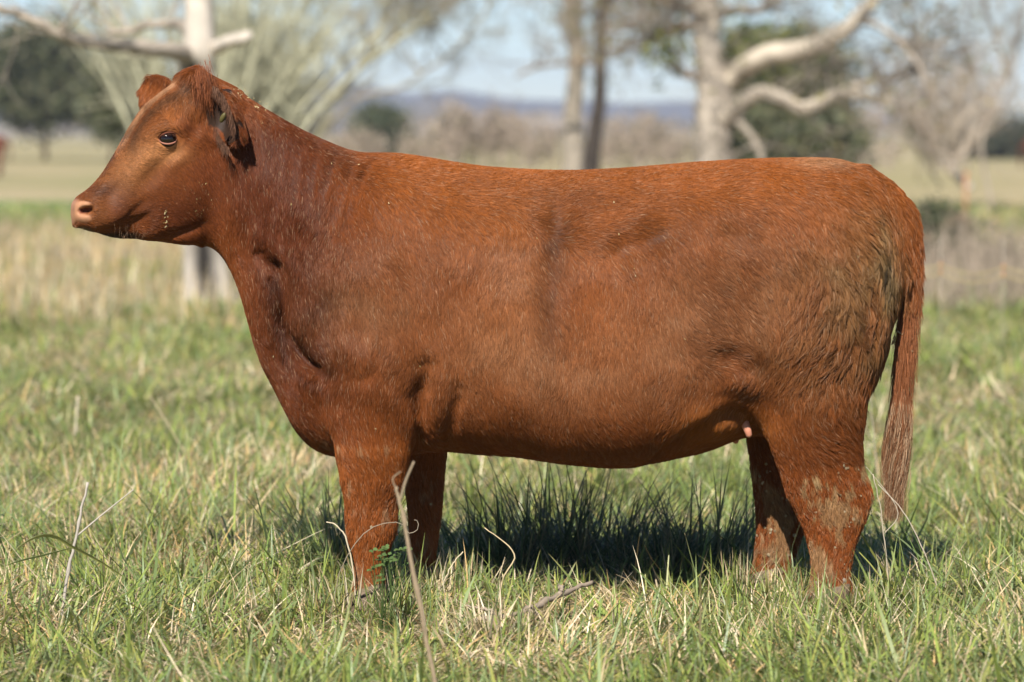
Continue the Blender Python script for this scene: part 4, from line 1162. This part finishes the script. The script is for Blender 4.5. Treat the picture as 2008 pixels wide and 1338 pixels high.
strands("tail_hair", paths, rng.uniform(.0004, .0007, n), np.array([.20, .075, .032]) * rng.uniform(.55, 1.5, n)[:, None], cow)

# fringe inside and round the ear, forelock
n = 900; K = 6; s = np.linspace(0, 1, K)
ta = rng.uniform(.0, .95, n); sd = rng.choice([-1, 1], n, p=[.55, .45])
w = EAR['Wd'] * np.sqrt(np.clip(1 - ((ta - .5) / .58) ** 2, .02, 1))
base = EAR_B + EA * (ta * EAR['L'])[:, None] + EBv * (sd * w * rng.uniform(.75, 1.0, n))[:, None]
dv = EA * .45 + EN * rng.uniform(.0, .6, n)[:, None] - EBv * (sd * rng.uniform(.0, .8, n))[:, None] + rng.normal(0, .25, (n, 3)) + np.array([0, 0, -.45])
dv /= np.linalg.norm(dv, axis=1)[:, None]; Lh = rng.uniform(.010, .024, n)
paths = base[:, None] + dv[:, None] * (s[None, :] * Lh[:, None])[..., None] + np.array([0, 0, -.012]) * (s[None, :, None] ** 2)
strands("ear_fringe", paths, .00045, np.array([.085, .042, .025]) * rng.uniform(.4, 1.9, n)[:, None], cow)
n = 700
base = np.array([head_world(388 + rng.normal(0, 8), 160 + rng.normal(0, 14), -.085 + rng.normal(0, .012)) for _ in range(n)])
dv = np.array([.18, -.25, -1.]) + rng.normal(0, .16, (n, 3)); dv /= np.linalg.norm(dv, axis=1)[:, None]; Lh = rng.uniform(.03, .085, n)
paths = base[:, None] + dv[:, None] * (s[None, :] * Lh[:, None])[..., None] + np.array([-.006, .012, 0]) * (s[None, :, None] ** 2)
strands("forelock", paths, .0005, np.array([.17, .055, .022]) * rng.uniform(.5, 1.4, n)[:, None], cow)

# eyes
m_eye, ent, eb_ = new_mat("eye"); eb_.inputs["Base Color"].default_value = (.008, .004, .003, 1); eb_.inputs["Roughness"].default_value = .04; eb_.inputs["Specular IOR Level"].default_value = .45
m_lid, lnt, lb_ = new_mat("eyelid_skin"); lb_.inputs["Base Color"].default_value = (.25, .105, .072, 1); lb_.inputs["Roughness"].default_value = .6; lb_.inputs["Specular IOR Level"].default_value = .15
m_rim, lnt, lb2 = new_mat("upper_lid_skin"); lb2.inputs["Base Color"].default_value = (.10, .035, .020, 1); lb2.inputs["Roughness"].default_value = .8; lb2.inputs["Specular IOR Level"].default_value = .05
def uvsphere(c, r, nu=24, nv=16, sx=(1, 1, 1)):
    th = np.linspace(0, np.pi, nv); ph = np.linspace(0, 2 * np.pi, nu, endpoint=False)
    A, B = np.meshgrid(th, ph, indexing='ij')
    V = np.stack([np.sin(A) * np.cos(B) * sx[0], np.sin(A) * np.sin(B) * sx[1], np.cos(A) * sx[2]], -1).reshape(-1, 3) * r + c
    i = np.arange(nv - 1)[:, None] * nu; j = np.arange(nu)[None, :]; k = (j + 1) % nu
    return V, np.stack([i + j, i + nu + j, i + nu + k, i + k], -1).reshape(-1, 4)
for side in (-1, 1):
    c = EYE[side]; outw = rot_in(np.array([0, side, 0.])); outw /= np.linalg.norm(outw)
    fwd = rot_in(np.array([-1., 0, 0])); fwd /= np.linalg.norm(fwd); fwd -= outw * (fwd @ outw)
    e = mesh_np("eye", *uvsphere(c + outw * .0005, .0255), m_eye, cow)
    for lid, mat, sgn, rr in ((0, m_rim, 1, .0028), (1, m_lid, -1, .0027)):
        a = np.linspace(-1, 1, 15); x = a * .0265; zz = sgn * (.0172 if sgn > 0 else .0150) * np.sqrt(np.clip(1 - a ** 2, 0, 1)) + .0015
        R = .0270; y = np.sqrt(np.clip(R * R - x * x - zz * zz, 0, 1))
        pp = c + fwd * -x[:, None] * 1.0 + np.array([0, 0, 1.]) * (zz + .08 * x)[:, None] + outw * (y - .0005)[:, None]
        mb = MB(); mb.tube(pp, rr * (1 - .6 * np.abs(a) ** 3), 8); lo_ = mb.build("eyelid", mat, cow); tag(lo_, "pink lower eyelid" if lid else "dark upper eyelid")
    if side < 0:
        n = 60; a = rng.uniform(-.8, .9, n); x = a * .026; zz = .0118 * np.sqrt(1 - a ** 2) + .0035; y = np.sqrt(.0272 ** 2 - x ** 2 - zz ** 2)
        b = c + fwd * -x[:, None] + np.array([0, 0, 1.]) * zz[:, None] + outw * y[:, None]; dv = outw * .9 + np.array([0, 0, -.35]) + rng.normal(0, .18, (n, 3))
        s5 = np.linspace(0, 1, 4)
        strands("eyelash", b[:, None] + dv[:, None] * (s5[None, :, None] * .013), .00035, np.tile([.05, .02, .012], (n, 1)), cow)

# teats
m_teat = noise_mat("teat_skin", (.38, .155, .10), (.45, .20, .13), scale=40, rough=.5, bump=.1)
for (a, b, y) in [(1466, 838, -.175), (1440, 850, .05)]:
    mb = MB(); mb.tube([P3(a - 10, b - 16, y + .025), P3(a - 5, b - 6, y), P3(a, b + 6, y - .003), P3(a + 3, b + 16, y - .004), P3(a + 4, b + 20, y - .004)], [.015, .0125, .0110, .0095, .004], 12); mb.build("teat", m_teat, cow)

# whiskers on the chin and lips
n = 42; s = np.linspace(0, 1, 5)
wx, wy = rng.uniform(165, 285, n), rng.uniform(425, 466, n)
wb = np.array([head_world(a, b, -rng.uniform(.0, .065)) for a, b in zip(wx, wy)])
kb = KDTree(len(BV[::6]));
for i_b, v_b in enumerate(BV[::6]): kb.insert(v_b, i_b)
kb.balance(); wi = np.array([kb.find(v_)[1] for v_ in wb]) * 6
dv = BN[wi] * .8 + np.array([-.25, -.05, -.55]) + rng.normal(0, .2, (n, 3)); lw = rng.uniform(.012, .032, n)
strands("whiskers", BV[wi][:, None] + dv[:, None] * (s[None] * lw[:, None])[..., None] + np.array([0, 0, -.004]) * (s ** 2)[None, :, None], .00022, np.array([.20, .12, .07]) * rng.uniform(.5, 1.4, n)[:, None], cow)

# button tag in the near ear
m_tag = noise_mat("tag_plastic", (.060, .050, .016), (.085, .072, .024), scale=60, rough=.4, bump=0)
tcn = P3(437, 231, EAR_B[1] - .10)
V, q = uvsphere(np.zeros(3), 1, 20, 10)
A1 = np.array([.42, -.25, .78]); A1 /= np.linalg.norm(A1); A2 = np.cross(A1, (0.3, -.9, 0)); A2 /= np.linalg.norm(A2); A3 = np.cross(A1, A2)
V = V[:, :1] * A1 * .0165 + V[:, 1:2] * A2 * .0075 + V[:, 2:] * A3 * .0075 + tcn
mesh_np("ear_tag", V, q, m_tag, cow)

# hooves, cleft in two claws each
m_hoof = noise_mat("hoof_horn", (.07, .048, .032), (.16, .115, .075), scale=30, rough=.6, bump=.2, stretch=(1, 1, 4))
for nm, tab in LEGS.items():
    tb = tab[-1]; xc = (P3(tb[1], tb[0], tb[3])[0] + P3(tb[2], tb[0], tb[3])[0]) / 2; yc = tb[3]
    mb = MB()
    for sgn in (-1, 1):
        ring = []
        for (z, sx, sy, dx) in ((.075, .048, .024, .004), (.050, .056, .028, -.004), (.02, .066, .031, -.012), (-.004, .072, .033, -.018)):
            a = np.linspace(0, 2 * np.pi, 14, endpoint=False)
            ring.append(np.stack([xc + dx + sx * np.cos(a), yc + sgn * .030 + sy * np.sin(a), z + .012 * np.cos(a) * (z > .05)], 1))
        V = np.vstack(ring); k = 14; i = np.arange(3)[:, None] * k; j = np.arange(k)[None, :]; l = (j + 1) % k
        q = np.stack([i + j, i + k + j, i + k + l, i + l], -1).reshape(-1, 4)
        V = np.vstack([V, ring[0].mean(0) + (0, 0, .012)]); t3 = np.stack([np.arange(k), (np.arange(k) + 1) % k, np.full(k, len(V) - 1)], 1)
        mb.add(V, q, t3)
    mb.build("hoof", m_hoof, cow)

# flakes of dried mud on the legs and the tail, straw crumbs caught in the coat
def flakes(name, sel, n, size, cols, parent, thick=.35, out=.004, along=None):
    idx = rng.choice(np.where(sel)[0], n); c = BV[idx] + BN[idx] * out + rng.normal(0, .002, (n, 3)); N = BN[idx] + rng.normal(0, .25, (n, 3)); N /= np.linalg.norm(N, axis=1)[:, None]
    A = np.cross(N, rng.normal(0, 1, (n, 3))) if along is None else np.tile(np.array(along, float), (n, 1)) + rng.normal(0, .5, (n, 3)); A -= N * (A * N).sum(1)[:, None]; A /= np.linalg.norm(A, axis=1)[:, None]; B = np.cross(N, A)
    sz = size * rng.uniform(.4, 1.3, n); k = 6; a = np.linspace(0, 2 * np.pi, k, endpoint=False)
    rr = rng.uniform(.65, 1.2, (n, k)) * sz[:, None]
    el = 1.0 if along is None else .32
    ring = c[:, None] + A[:, None] * (rr * np.cos(a))[..., None] + B[:, None] * (rr * np.sin(a) * el)[..., None]
    topc = c + N * (sz * thick)[:, None]
    V = np.concatenate([ring, topc[:, None]], 1).reshape(-1, 3); off = np.arange(n)[:, None] * (k + 1)
    t = np.concatenate([off + np.array([[i, (i + 1) % k, k]]) for i in range(k)])
    col = np.repeat(np.asarray(cols)[rng.integers(0, len(cols), n)] * rng.uniform(.75, 1.2, n)[:, None], k + 1, 0)
    mb = MB(); mb.add(V, None, t, col); o = mb.build(name, m_mud, parent); o["kind"] = "stuff"; return o
m_mud = attr_mat("dried_mud", rough=.95, spec=.1, noise=.2, nscale=120)
bx, by = mirrored_px(BV); facing = BN[:, 1] < .1
MUDC = [(.22, .165, .10), (.18, .13, .075), (.25, .195, .125)]
sel = facing & (BV[:, 2] < .30) & (bx > 1440) & (vnoise(BV / .04, 44) > .05)
flakes("mud", sel, 70, .004, MUDC, cow, thick=.3, out=.004)
flakes("mud", facing & (BV[:, 1] > 0) & (bx > 1500) & (bx < 1600) & (BV[:, 2] > .12) & (BV[:, 2] < .40), 50, .005, MUDC, cow, thick=.3, out=.004)
flakes("mud", facing & (BV[:, 2] < .14) & (bx > 1570), 40, .005, [(.25, .21, .165), (.21, .175, .135)], cow, thick=.3, out=.004)
flakes("mud", facing & (BV[:, 2] < .45) & (BV[:, 2] > .25) & (bx > 1640) & (BV[:, 1] < 0), 14, .005, MUDC, cow, thick=.3, out=.004)
flakes("mud", facing & (bx > 1742) & (by > 640) & (by < 740) & (np.abs(BV[:, 1] + .02) < .06), 10, .010, MUDC, cow, thick=.6, out=.010, along=(0, 0, 1))
flakes("mud", facing & (BV[:, 2] < .30) & (bx < 900) & (vnoise(BV / .04, 44) > .2), 20, .004, MUDC, cow, thick=.3, out=.004)
STR = [(.38, .30, .15), (.42, .35, .20), (.28, .23, .10)]
hxv, hyv, _, _, _ = is_head(BV)
flakes("straw_crumbs", facing & (BV[:, 2] > 1.0) & (gs(bx, by, 395, 395, 14, 34) > .2), 24, .0024, STR, cow, out=.008, along=(0, 0, 1))
flakes("straw_crumbs", facing & (BV[:, 2] > 1.0) & (gs(bx, by, 322, 425, 8, 16) > .3), 9, .0042, STR, cow, out=.007, along=(.6, 0, .7))
flakes("straw_crumbs", (BN[:, 2] > -.2) & facing & (BV[:, 2] > 1.0) & (gs(bx, by, 490, 200, 40, 12, 32) > .3), 60, .0038, STR, cow, out=.014, along=(.5, 0, .5))
flakes("straw_crumbs", facing & (bx > 470) & (bx < 1720) & (by < 860) & (BV[:, 2] > .5), 46, .0034, STR, cow, out=.007, along=(.2, 0, 1))
# ------------------------------------------------------------------ grass
m_grass = attr_mat("grass_blade", rough=.42, spec=.35, transl=.28)
GREENS = np.array([(.190, .240, .055), (.225, .275, .062), (.140, .200, .050), (.285, .290, .075), (.190, .240, .105), (.155, .210, .080)])
STRAWS = np.array([(.62, .50, .32), (.54, .42, .25), (.68, .58, .41), (.42, .32, .19), (.58, .39, .17)])

def blades(base, h, w, a0, bend, az, col, levels=4, twist=None):
    """arched blades as one vertex / face / colour set"""
    n = len(base); s = np.linspace(0, 1, levels + 1)
    ang = a0[:, None] + bend[:, None] * s[None, :] ** 1.2
    ds = 1 / levels
    r = np.concatenate([np.zeros((n, 1)), np.cumsum(np.sin((ang[:, 1:] + ang[:, :-1]) / 2), 1) * ds], 1) * h[:, None]
    z = np.concatenate([np.zeros((n, 1)), np.cumsum(np.cos((ang[:, 1:] + ang[:, :-1]) / 2), 1) * ds], 1) * h[:, None]
    C = np.stack([base[:, 0:1] + r * np.cos(az)[:, None], base[:, 1:2] + r * np.sin(az)[:, None], base[:, 2:3] + z], -1)
    C[..., 2] = np.maximum(C[..., 2], base[:, 2:3] + .004)
    tw = az + np.pi / 2 + (rng.normal(0, .5, n) if twist is None else twist)
    side = np.stack([np.cos(tw), np.sin(tw), 0 * tw], 1)
    wl = w[:, None] * np.clip(1 - s[None, :levels] ** 2.2, .12, 1) * (.75 + .5 * np.minimum(s[None, :levels] * 4, 1) - .25)
    L = C[:, :levels] - side[:, None] * wl[..., None] * .5
    R = C[:, :levels] + side[:, None] * wl[..., None] * .5
    V = np.concatenate([np.stack([L, R], 2).reshape(n, -1, 3), C[:, levels:]], 1)        # 2*levels + 1
    k = 2 * levels + 1
    off = np.arange(n)[:, None] * k
    q = np.concatenate([off + np.array([[2 * i, 2 * i + 1, 2 * i + 3, 2 * i + 2]]) for i in range(levels - 1)], 0) if levels > 1 else np.zeros((0, 4), int)
    t = off + np.array([[2 * levels - 2, 2 * levels - 1, 2 * levels]])
    cc = np.repeat(col[:, None], k, 1)
    shade = np.concatenate([np.repeat(s[:levels], 2), [1.0]])
    dry = np.array([.34, .26, .13])
    tipdry = (rng.random(n) < .3)[:, None, None] * np.clip(shade[None, :, None] - .6, 0, 1) * 1.6
    cc = cc * (1 - tipdry) + dry * tipdry
    return V.reshape(-1, 3), q, t, cc.reshape(-1, 3)

LEGC = []
for nm, tab in LEGS.items():
    tb = tab[-1]; a = P3((tb[1] + tb[2]) / 2, tb[0], tb[3]); LEGC.append((a[0], tb[3], (tb[2] - tb[1]) / 2 / 677 + .012))

def scatter(n, y0, y1, pad=.35):
    """points over the strip the camera sees (and a step to each side), evenly per square metre"""
    d0, d1 = y0 - CAM_Y, y1 - CAM_Y
    a, b = pad + .168 * d0, pad + .168 * d1
    u = rng.random(n)
    dd = d0 + (np.sqrt(a * a + u * (b * b - a * a)) - a) / (b - a) * (d1 - d0)
    x = rng.uniform(-1, 1, n) * (pad + .168 * dd)
    return np.stack([x, dd + CAM_Y], 1)

def near_legs(p):
    m = np.zeros(len(p), bool)
    for (x, y, r) in LEGC: m |= (p[:, 0] - x) ** 2 + (p[:, 1] - y) ** 2 < r * r
    return m

def meadow(n, y0, y1, hlo, hhi, w, levels, straw_bias=0.0, flat=0.0, clump=True):
    pad = .55 if y0 < 1 else .9 if y0 < 4 else 2.2 if y0 < 12 else 6.0
    n = int(n * {.55: 1.12, .9: 1.22, 2.2: 1.5, 6.0: 1.7}[pad]); p = scatter(n, y0, y1, pad)
    if clump:      # tufts: pull blades towards jittered tuft centres
        cell = .085 * (1 + .06 * np.maximum(y0, 0)); ci = np.floor(p / cell); j = np.stack([vnoise(ci * 7.31 + .5, 11), vnoise(ci * 5.17 + .3, 12)], 1)
        c = (ci + .5 + .42 * j) * cell; pull = rng.uniform(0, .75, n)[:, None]; p = p * (1 - pull) + c * pull
    p = p[~near_legs(p)]; n = len(p)
    z = ground_z(p[:, 0], p[:, 1])
    pd = vnoise(p / .9, 21) * .55 + vnoise(p / .28, 22) * .55 + vnoise(p / 3.1, 23) * .4        # dry patches
    tall = vnoise(p / .42, 31) * .5 + vnoise(p / 1.3, 32) * .5
    straw = rng.random(n) < np.clip(.47 + straw_bias + .48 * pd, .05, .95)
    col = np.where(straw[:, None], STRAWS[rng.integers(0, len(STRAWS), n)], GREENS[rng.integers(0, len(GREENS), n)])
    col = col * rng.uniform(.72, 1.28, n)[:, None]
    h = (hlo + (hhi - hlo) * rng.random(n) ** 1.7) * np.clip(1 + .55 * tall, .45, 1.7)
    az = rng.uniform(0, 2 * np.pi, n); lay = vnoise(p / .35, 51) * np.pi * 2; co = rng.random(n) < .55      # tufts lie the same way
    az = np.where(co, lay + rng.normal(0, .6, n), az)
    a0 = np.abs(rng.normal(.38, .38, n)) + np.where(straw, rng.uniform(0, .9, n), 0) + flat * rng.uniform(.4, 1.6, n)
    bend = rng.normal(.55, .55, n) + np.where(straw, .3, 0)
    ww = w * rng.uniform(.55, 1.35, n) * np.where(straw, .8, 1)
    return blades(np.column_stack([p, z]), h, ww, a0, bend, az, col, levels)

mb = MB()
for args in [
    dict(n=21000, y0=-1.95, y1=1.4, hlo=.14, hhi=.36, w=.0085, levels=4, flat=.85, straw_bias=.05),
    dict(n=24000, y0=-1.95, y1=1.2, hlo=.06, hhi=.20, w=.0058, levels=4),
    dict(n=58000, y0=-1.95, y1=1.2, hlo=.04, hhi=.14, w=.0092, levels=3, flat=.6),
    dict(n=52000, y0=-1.95, y1=1.2, hlo=.04, hhi=.14, w=.0040, levels=2, flat=1.05, straw_bias=.30),
    dict(n=14000, y0=1.4, y1=4.5, hlo=.14, hhi=.34, w=.0075, levels=3, flat=.85, straw_bias=.05),
    dict(n=18000, y0=1.2, y1=4.5, hlo=.06, hhi=.20, w=.0058, levels=3),
    dict(n=40000, y0=1.2, y1=4.5, hlo=.04, hhi=.13, w=.0085, levels=2, flat=.55),
    dict(n=32000, y0=1.2, y1=4.5, hlo=.04, hhi=.14, w=.0050, levels=2, flat=1.05, straw_bias=.30),
    dict(n=90000, y0=4.5, y1=15, hlo=.06, hhi=.20, w=.0115, levels=2, flat=.5, straw_bias=-.04),
    dict(n=70000, y0=15, y1=50, hlo=.10, hhi=.28, w=.024, levels=2, flat=.4, straw_bias=.18)]:
    V, q, t_, c = meadow(**args)
    mb.add(V, q, t_, c)
# longer tufts round the feet
for (x, y, r) in LEGC:
    n = 420; a = rng.uniform(0, 2 * np.pi, n); rr = r + np.abs(rng.normal(.0, .10, n))
    p = np.stack([x + rr * np.cos(a), y + rr * np.sin(a) * .8 - .05], 1); p = p[~near_legs(p)]; n = len(p)
    st = rng.random(n) < .35
    col = np.where(st[:, None], STRAWS[rng.integers(0, 5, n)], GREENS[rng.integers(0, 6, n)]) * rng.uniform(.7, 1.2, n)[:, None]
    V, q, t_, c = blades(np.column_stack([p, ground_z(p[:, 0], p[:, 1])]), rng.uniform(.07, .19, n), rng.uniform(.003, .0065, n), np.abs(rng.normal(.25, .25, n)), rng.normal(.5, .4, n), rng.uniform(0, 6.3, n), col, 4)
    mb.add(V, q, t_, c)
grass = mb.build("grass", m_grass); tag(grass, kind="stuff")

# taller dry weeds in the middle distance on the left
n = 5200
p = np.stack([rng.uniform(-7.5, -1.2, n), rng.uniform(12, 32, n)], 1); p[:, 0] *= (p[:, 1] + 9) / 26
V, q, t_, c = blades(np.column_stack([p, 0 * p[:, 0]]), rng.uniform(.12, .42, n), rng.uniform(.008, .016, n), np.abs(rng.normal(.12, .12, n)), rng.normal(.3, .3, n), rng.uniform(0, 6.3, n),
                     STRAWS[rng.integers(0, 5, n)] * rng.uniform(.6, 1.05, n)[:, None], 2)
mb = MB(); mb.add(V, q, t_, c); tag(mb.build("dry_weeds", m_grass), kind="stuff")

# dark rush-like clumps in and behind the cow's shade
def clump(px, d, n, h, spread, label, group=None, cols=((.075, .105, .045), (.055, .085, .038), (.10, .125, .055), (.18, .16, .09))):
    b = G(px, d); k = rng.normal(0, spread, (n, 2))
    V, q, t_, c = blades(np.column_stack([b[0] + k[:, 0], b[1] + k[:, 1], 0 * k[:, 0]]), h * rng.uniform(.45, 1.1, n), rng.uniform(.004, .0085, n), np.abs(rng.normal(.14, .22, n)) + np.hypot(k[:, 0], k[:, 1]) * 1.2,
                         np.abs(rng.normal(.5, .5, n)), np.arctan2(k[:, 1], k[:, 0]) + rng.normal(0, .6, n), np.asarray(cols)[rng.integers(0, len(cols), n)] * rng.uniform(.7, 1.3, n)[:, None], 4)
    mb = MB(); mb.add(V, q, t_, c)
    o = mb.build("grass_clump", m_grass); tag(o, label, "grass clump", group)
    return o
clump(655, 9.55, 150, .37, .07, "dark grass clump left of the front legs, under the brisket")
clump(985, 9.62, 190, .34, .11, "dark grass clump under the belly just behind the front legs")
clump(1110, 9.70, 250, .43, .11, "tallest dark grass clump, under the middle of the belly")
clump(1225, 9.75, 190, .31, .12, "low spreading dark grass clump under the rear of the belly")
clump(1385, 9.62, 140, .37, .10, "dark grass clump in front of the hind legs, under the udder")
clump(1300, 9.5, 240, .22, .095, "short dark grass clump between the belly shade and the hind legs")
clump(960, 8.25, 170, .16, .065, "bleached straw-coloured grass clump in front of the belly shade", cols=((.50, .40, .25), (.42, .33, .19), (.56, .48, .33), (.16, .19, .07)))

# single weeds that stand out
m_stalk = attr_mat("dry_stalk", rough=.8, spec=.15, noise=.3, nscale=60)
def stalk(name, label, pts, Y, c, cat="stalk", kids=(), nodes=True):
    """stem through photo pixels (px, py, radius px) at depth Y; side shoots become its own parts"""
    if Y is None: Y = CAM_Z * FPX / (pts[0][1] - 258) * 1.0 + CAM_Y          # the foot stands on the ground
    A = np.array([list(P3(p[0], p[1], Y + (p[3] if len(p) > 3 else 0))) + [p[2] * .55 * (Y - CAM_Y) / FPX] for p in pts]); A[0, 2] = -.01
    A = spline(A, 18); A[1:-1, :3] += rng.normal(0, .0012, (16, 3)); mb = MB()
    rad = A[:, 3].copy()
    if nodes: rad[5::6] *= 1.45
    mb.tube(A[:, :3], rad, 6, c)
    t = empty(name, A[0, :3]); tag(t, label, cat)
    mb.build("stem", m_stalk, t)
    for q in kids:
        B = spline(np.array([list(P3(p[0], p[1], Y + (p[3] if len(p) > 3 else 0))) + [p[2] * .55 * (Y - CAM_Y) / FPX] for p in q]), 12)
        mb = MB(); mb.tube(B[:, :3], B[:, 3], 5, c); mb.build("side_shoot", m_stalk, t)
    return t
stalk("dry_stalk", "thick pale grey dry stalk standing in the grass at lower left", [(118, 1222, 6.5), (132, 1130, 6), (148, 1060, 5.5), (160, 1000, 5), (172, 946, 4.5)], None, (.33, .295, .25), kids=[[(150, 1052, 3.5), (200, 1010, 3), (262, 960, 2)]])
stalk("dry_stalk", "short upright white stub of a stalk at far left", [(146, 860, 4), (150, 820, 4), (153, 778, 4.5)], None, (.46, .40, .30))
stalk("dry_stalk", "thin slanting pale straw left of the brisket", [(372, 905, 2.5), (340, 850, 2), (315, 810, 1.8), (293, 776, 1.5)], None, (.42, .35, .23), nodes=False)
stalk("dry_stalk", "knotty brown-grey stem crossing in front of the far front leg", [(868, 1420, 9), (832, 1230, 8.5), (804, 1090, 8), (795, 1030, 7), (782, 980, 6.5), (778, 955, 5)], None, (.23, .175, .115), kids=[[(784, 985, 5), (795, 945, 5), (812, 905, 4)], [(780, 965, 3), (770, 940, 2.5), (786, 925, 2)]])
stalk("dry_stalk", "curled wiry tendril hanging beside the near front leg", [(640, 1230, 1.6), (668, 1120, 1.6), (700, 1062, 1.6), (740, 1030, 1.6), (785, 1026, 1.6), (800, 1045, 1.6), (818, 1040, 1.6), (820, 1022, 1.4), (812, 1020, 1.2)], None, (.22, .18, .13), nodes=False)
stalk("dry_stalk", "straight pale straw leaning behind the near front hoof", [(846, 1196, 2.6), (880, 1120, 2.6), (908, 1082, 2.2)], None, (.46, .39, .27), nodes=False)
stalk("dry_stalk", "pale bent straw arching beside the near front knee", [(699, 1212, 3), (696, 1150, 3), (688, 1090, 3), (676, 1050, 3), (660, 1030, 2.6), (640, 1024, 2.4)], None, (.44, .37, .26), nodes=False)
stalk("dry_stalk", "tall broken straw leaning right in front of the belly shade", [(975, 1210, 3), (985, 1140, 3), (1010, 1090, 2.8), (985, 1060, 2.4), (950, 1035, 2)], None, (.42, .33, .20), nodes=False)
stalk("dry_stalk", "long dry stem standing right of the tail switch", [(1750, 1200, 2.6), (1736, 1080, 2.4), (1728, 1010, 2.2), (1712, 930, 1.8)], None, (.34, .29, .22), nodes=False, kids=[[(1732, 1050, 1.8), (1760, 1000, 1.6), (1690, 905, 1.4)]])
stalk("dry_stalk", "slender dry stem arching below the tail tip", [(1856, 1200, 2.6), (1815, 1090, 2.4), (1775, 1010, 2), (1722, 950, 1.6)], None, (.36, .31, .24), nodes=False)
stalk("dry_stalk", "thin bare weed stem between the thigh and the tail", [(1724, 960, 2), (1712, 840, 1.8), (1706, 780, 1.6)], None, (.30, .26, .21), nodes=False)
fb = tag(empty("fallen_branch", (P3(1040, 1196, -.6)[0], -.42, 0)), "grey weathered dead branch lying in the grass in the foreground", "branch")
def lying(pts, name):
    A = []
    for (a, b, r, z) in pts:
        d = (CAM_Z - z) * FPX / (b - 258); A.append([(a - 1004) / FPX * d, d + CAM_Y, z, r * d / FPX * .6])
    A = spline(np.array(A), 22); A[:, :3] += rng.normal(0, .0022, (22, 3)); A[:, 3] *= rng.uniform(.75, 1.25, 22); mb = MB(); mb.tube(A[:, :3], A[:, 3], 7, (.24, .19, .145)); mb.build(name, m_stalk, fb)
lying([(920, 1222, 9, .05), (985, 1214, 10, .06), (1040, 1198, 11, .07), (1090, 1174, 10, .085), (1130, 1157, 9, .09), (1163, 1144, 6, .10)], "stem")
lying([(1040, 1198, 6, .07), (1062, 1216, 5, .05), (1050, 1236, 3, .03)], "side_shoot"); lying([(985, 1214, 6, .06), (950, 1198, 5, .075), (915, 1194, 3, .08)], "side_shoot"); lying([(1090, 1174, 6, .085), (1102, 1160, 7, .10), (1096, 1150, 4, .105)], "side_shoot")
# broad arching leaf at lower left
def broad_leaf(label, px, Y, wpx, c):
    A = spline(np.array([P3(a, b, Y) for a, b in px]), 16); s = np.linspace(0, 1, 16)
    w = wpx * (Y - CAM_Y) / FPX * np.sin(np.clip(s * .93 + .05, 0, 1) * np.pi) ** .6
    side = np.array([.35, -.75, .55]); V = np.concatenate([A - side * w[:, None] * .5, A + np.array([0, 0, .25]) * w[:, None], A + side * w[:, None] * .5])
    i = np.arange(15); q = np.concatenate([np.stack([i, i + 1, i + 17, i + 16], 1), np.stack([i + 16, i + 17, i + 33, i + 32], 1)])
    mb = MB(); mb.add(V, q, None, np.asarray(c)); o = mb.build("grass_leaf", m_grass); tag(o, label, "leaf")
broad_leaf("broad yellow-green leaf arching over at lower left", [(240, 1130), (190, 1098), (140, 1072), (105, 1052), (70, 1054), (30, 1080), (2, 1130)], -.62, 13, (.30, .30, .09))
broad_leaf("narrow green blade pointing left under the arching leaf", [(140, 1075), (90, 1088), (40, 1100), (10, 1110)], -.62, 9, (.25, .29, .09))
# clover at the front hoof
cl = tag(empty("clover_plant", G(757, 8.42)), "small bright green clover plant against the near front hoof", "plant")
mbs, mbl = MB(), MB()
for k in range(26):
    b = P3(757 + rng.normal(0, 12), 1160, -.58); b[2] = 0.0; tp = P3(757 + rng.normal(0, 17), rng.uniform(1070, 1140), -.58 + rng.normal(0, .02))
    mbs.tube(spline(np.array([b, (b + tp) / 2 + rng.normal(0, .006, 3), tp]), 6), .0011, 4, (.07, .11, .03), cap=False)
    for a in (0, 2.1, 4.2):
        a += rng.uniform(0, 1); u = np.array([math.cos(a), math.sin(a) * .8, .3 * math.sin(a + 1)]); v = np.cross(u, (0.2, -.5, .9)); v /= np.linalg.norm(v); r = rng.uniform(.010, .015)
        ring = [tp, tp + (u * .5 + v * .45) * r, tp + (u * .95 + v * .4) * r, tp + u * r, tp + (u * .95 - v * .4) * r, tp + (u * .5 - v * .45) * r]
        mbl.add(ring, [(0, 1, 2, 3), (0, 3, 4, 5)], None, np.array((.085, .135, .042)) * rng.uniform(.8, 1.2))
mbs.build("stem", m_grass, cl); mbl.build("foliage", m_grass, cl)
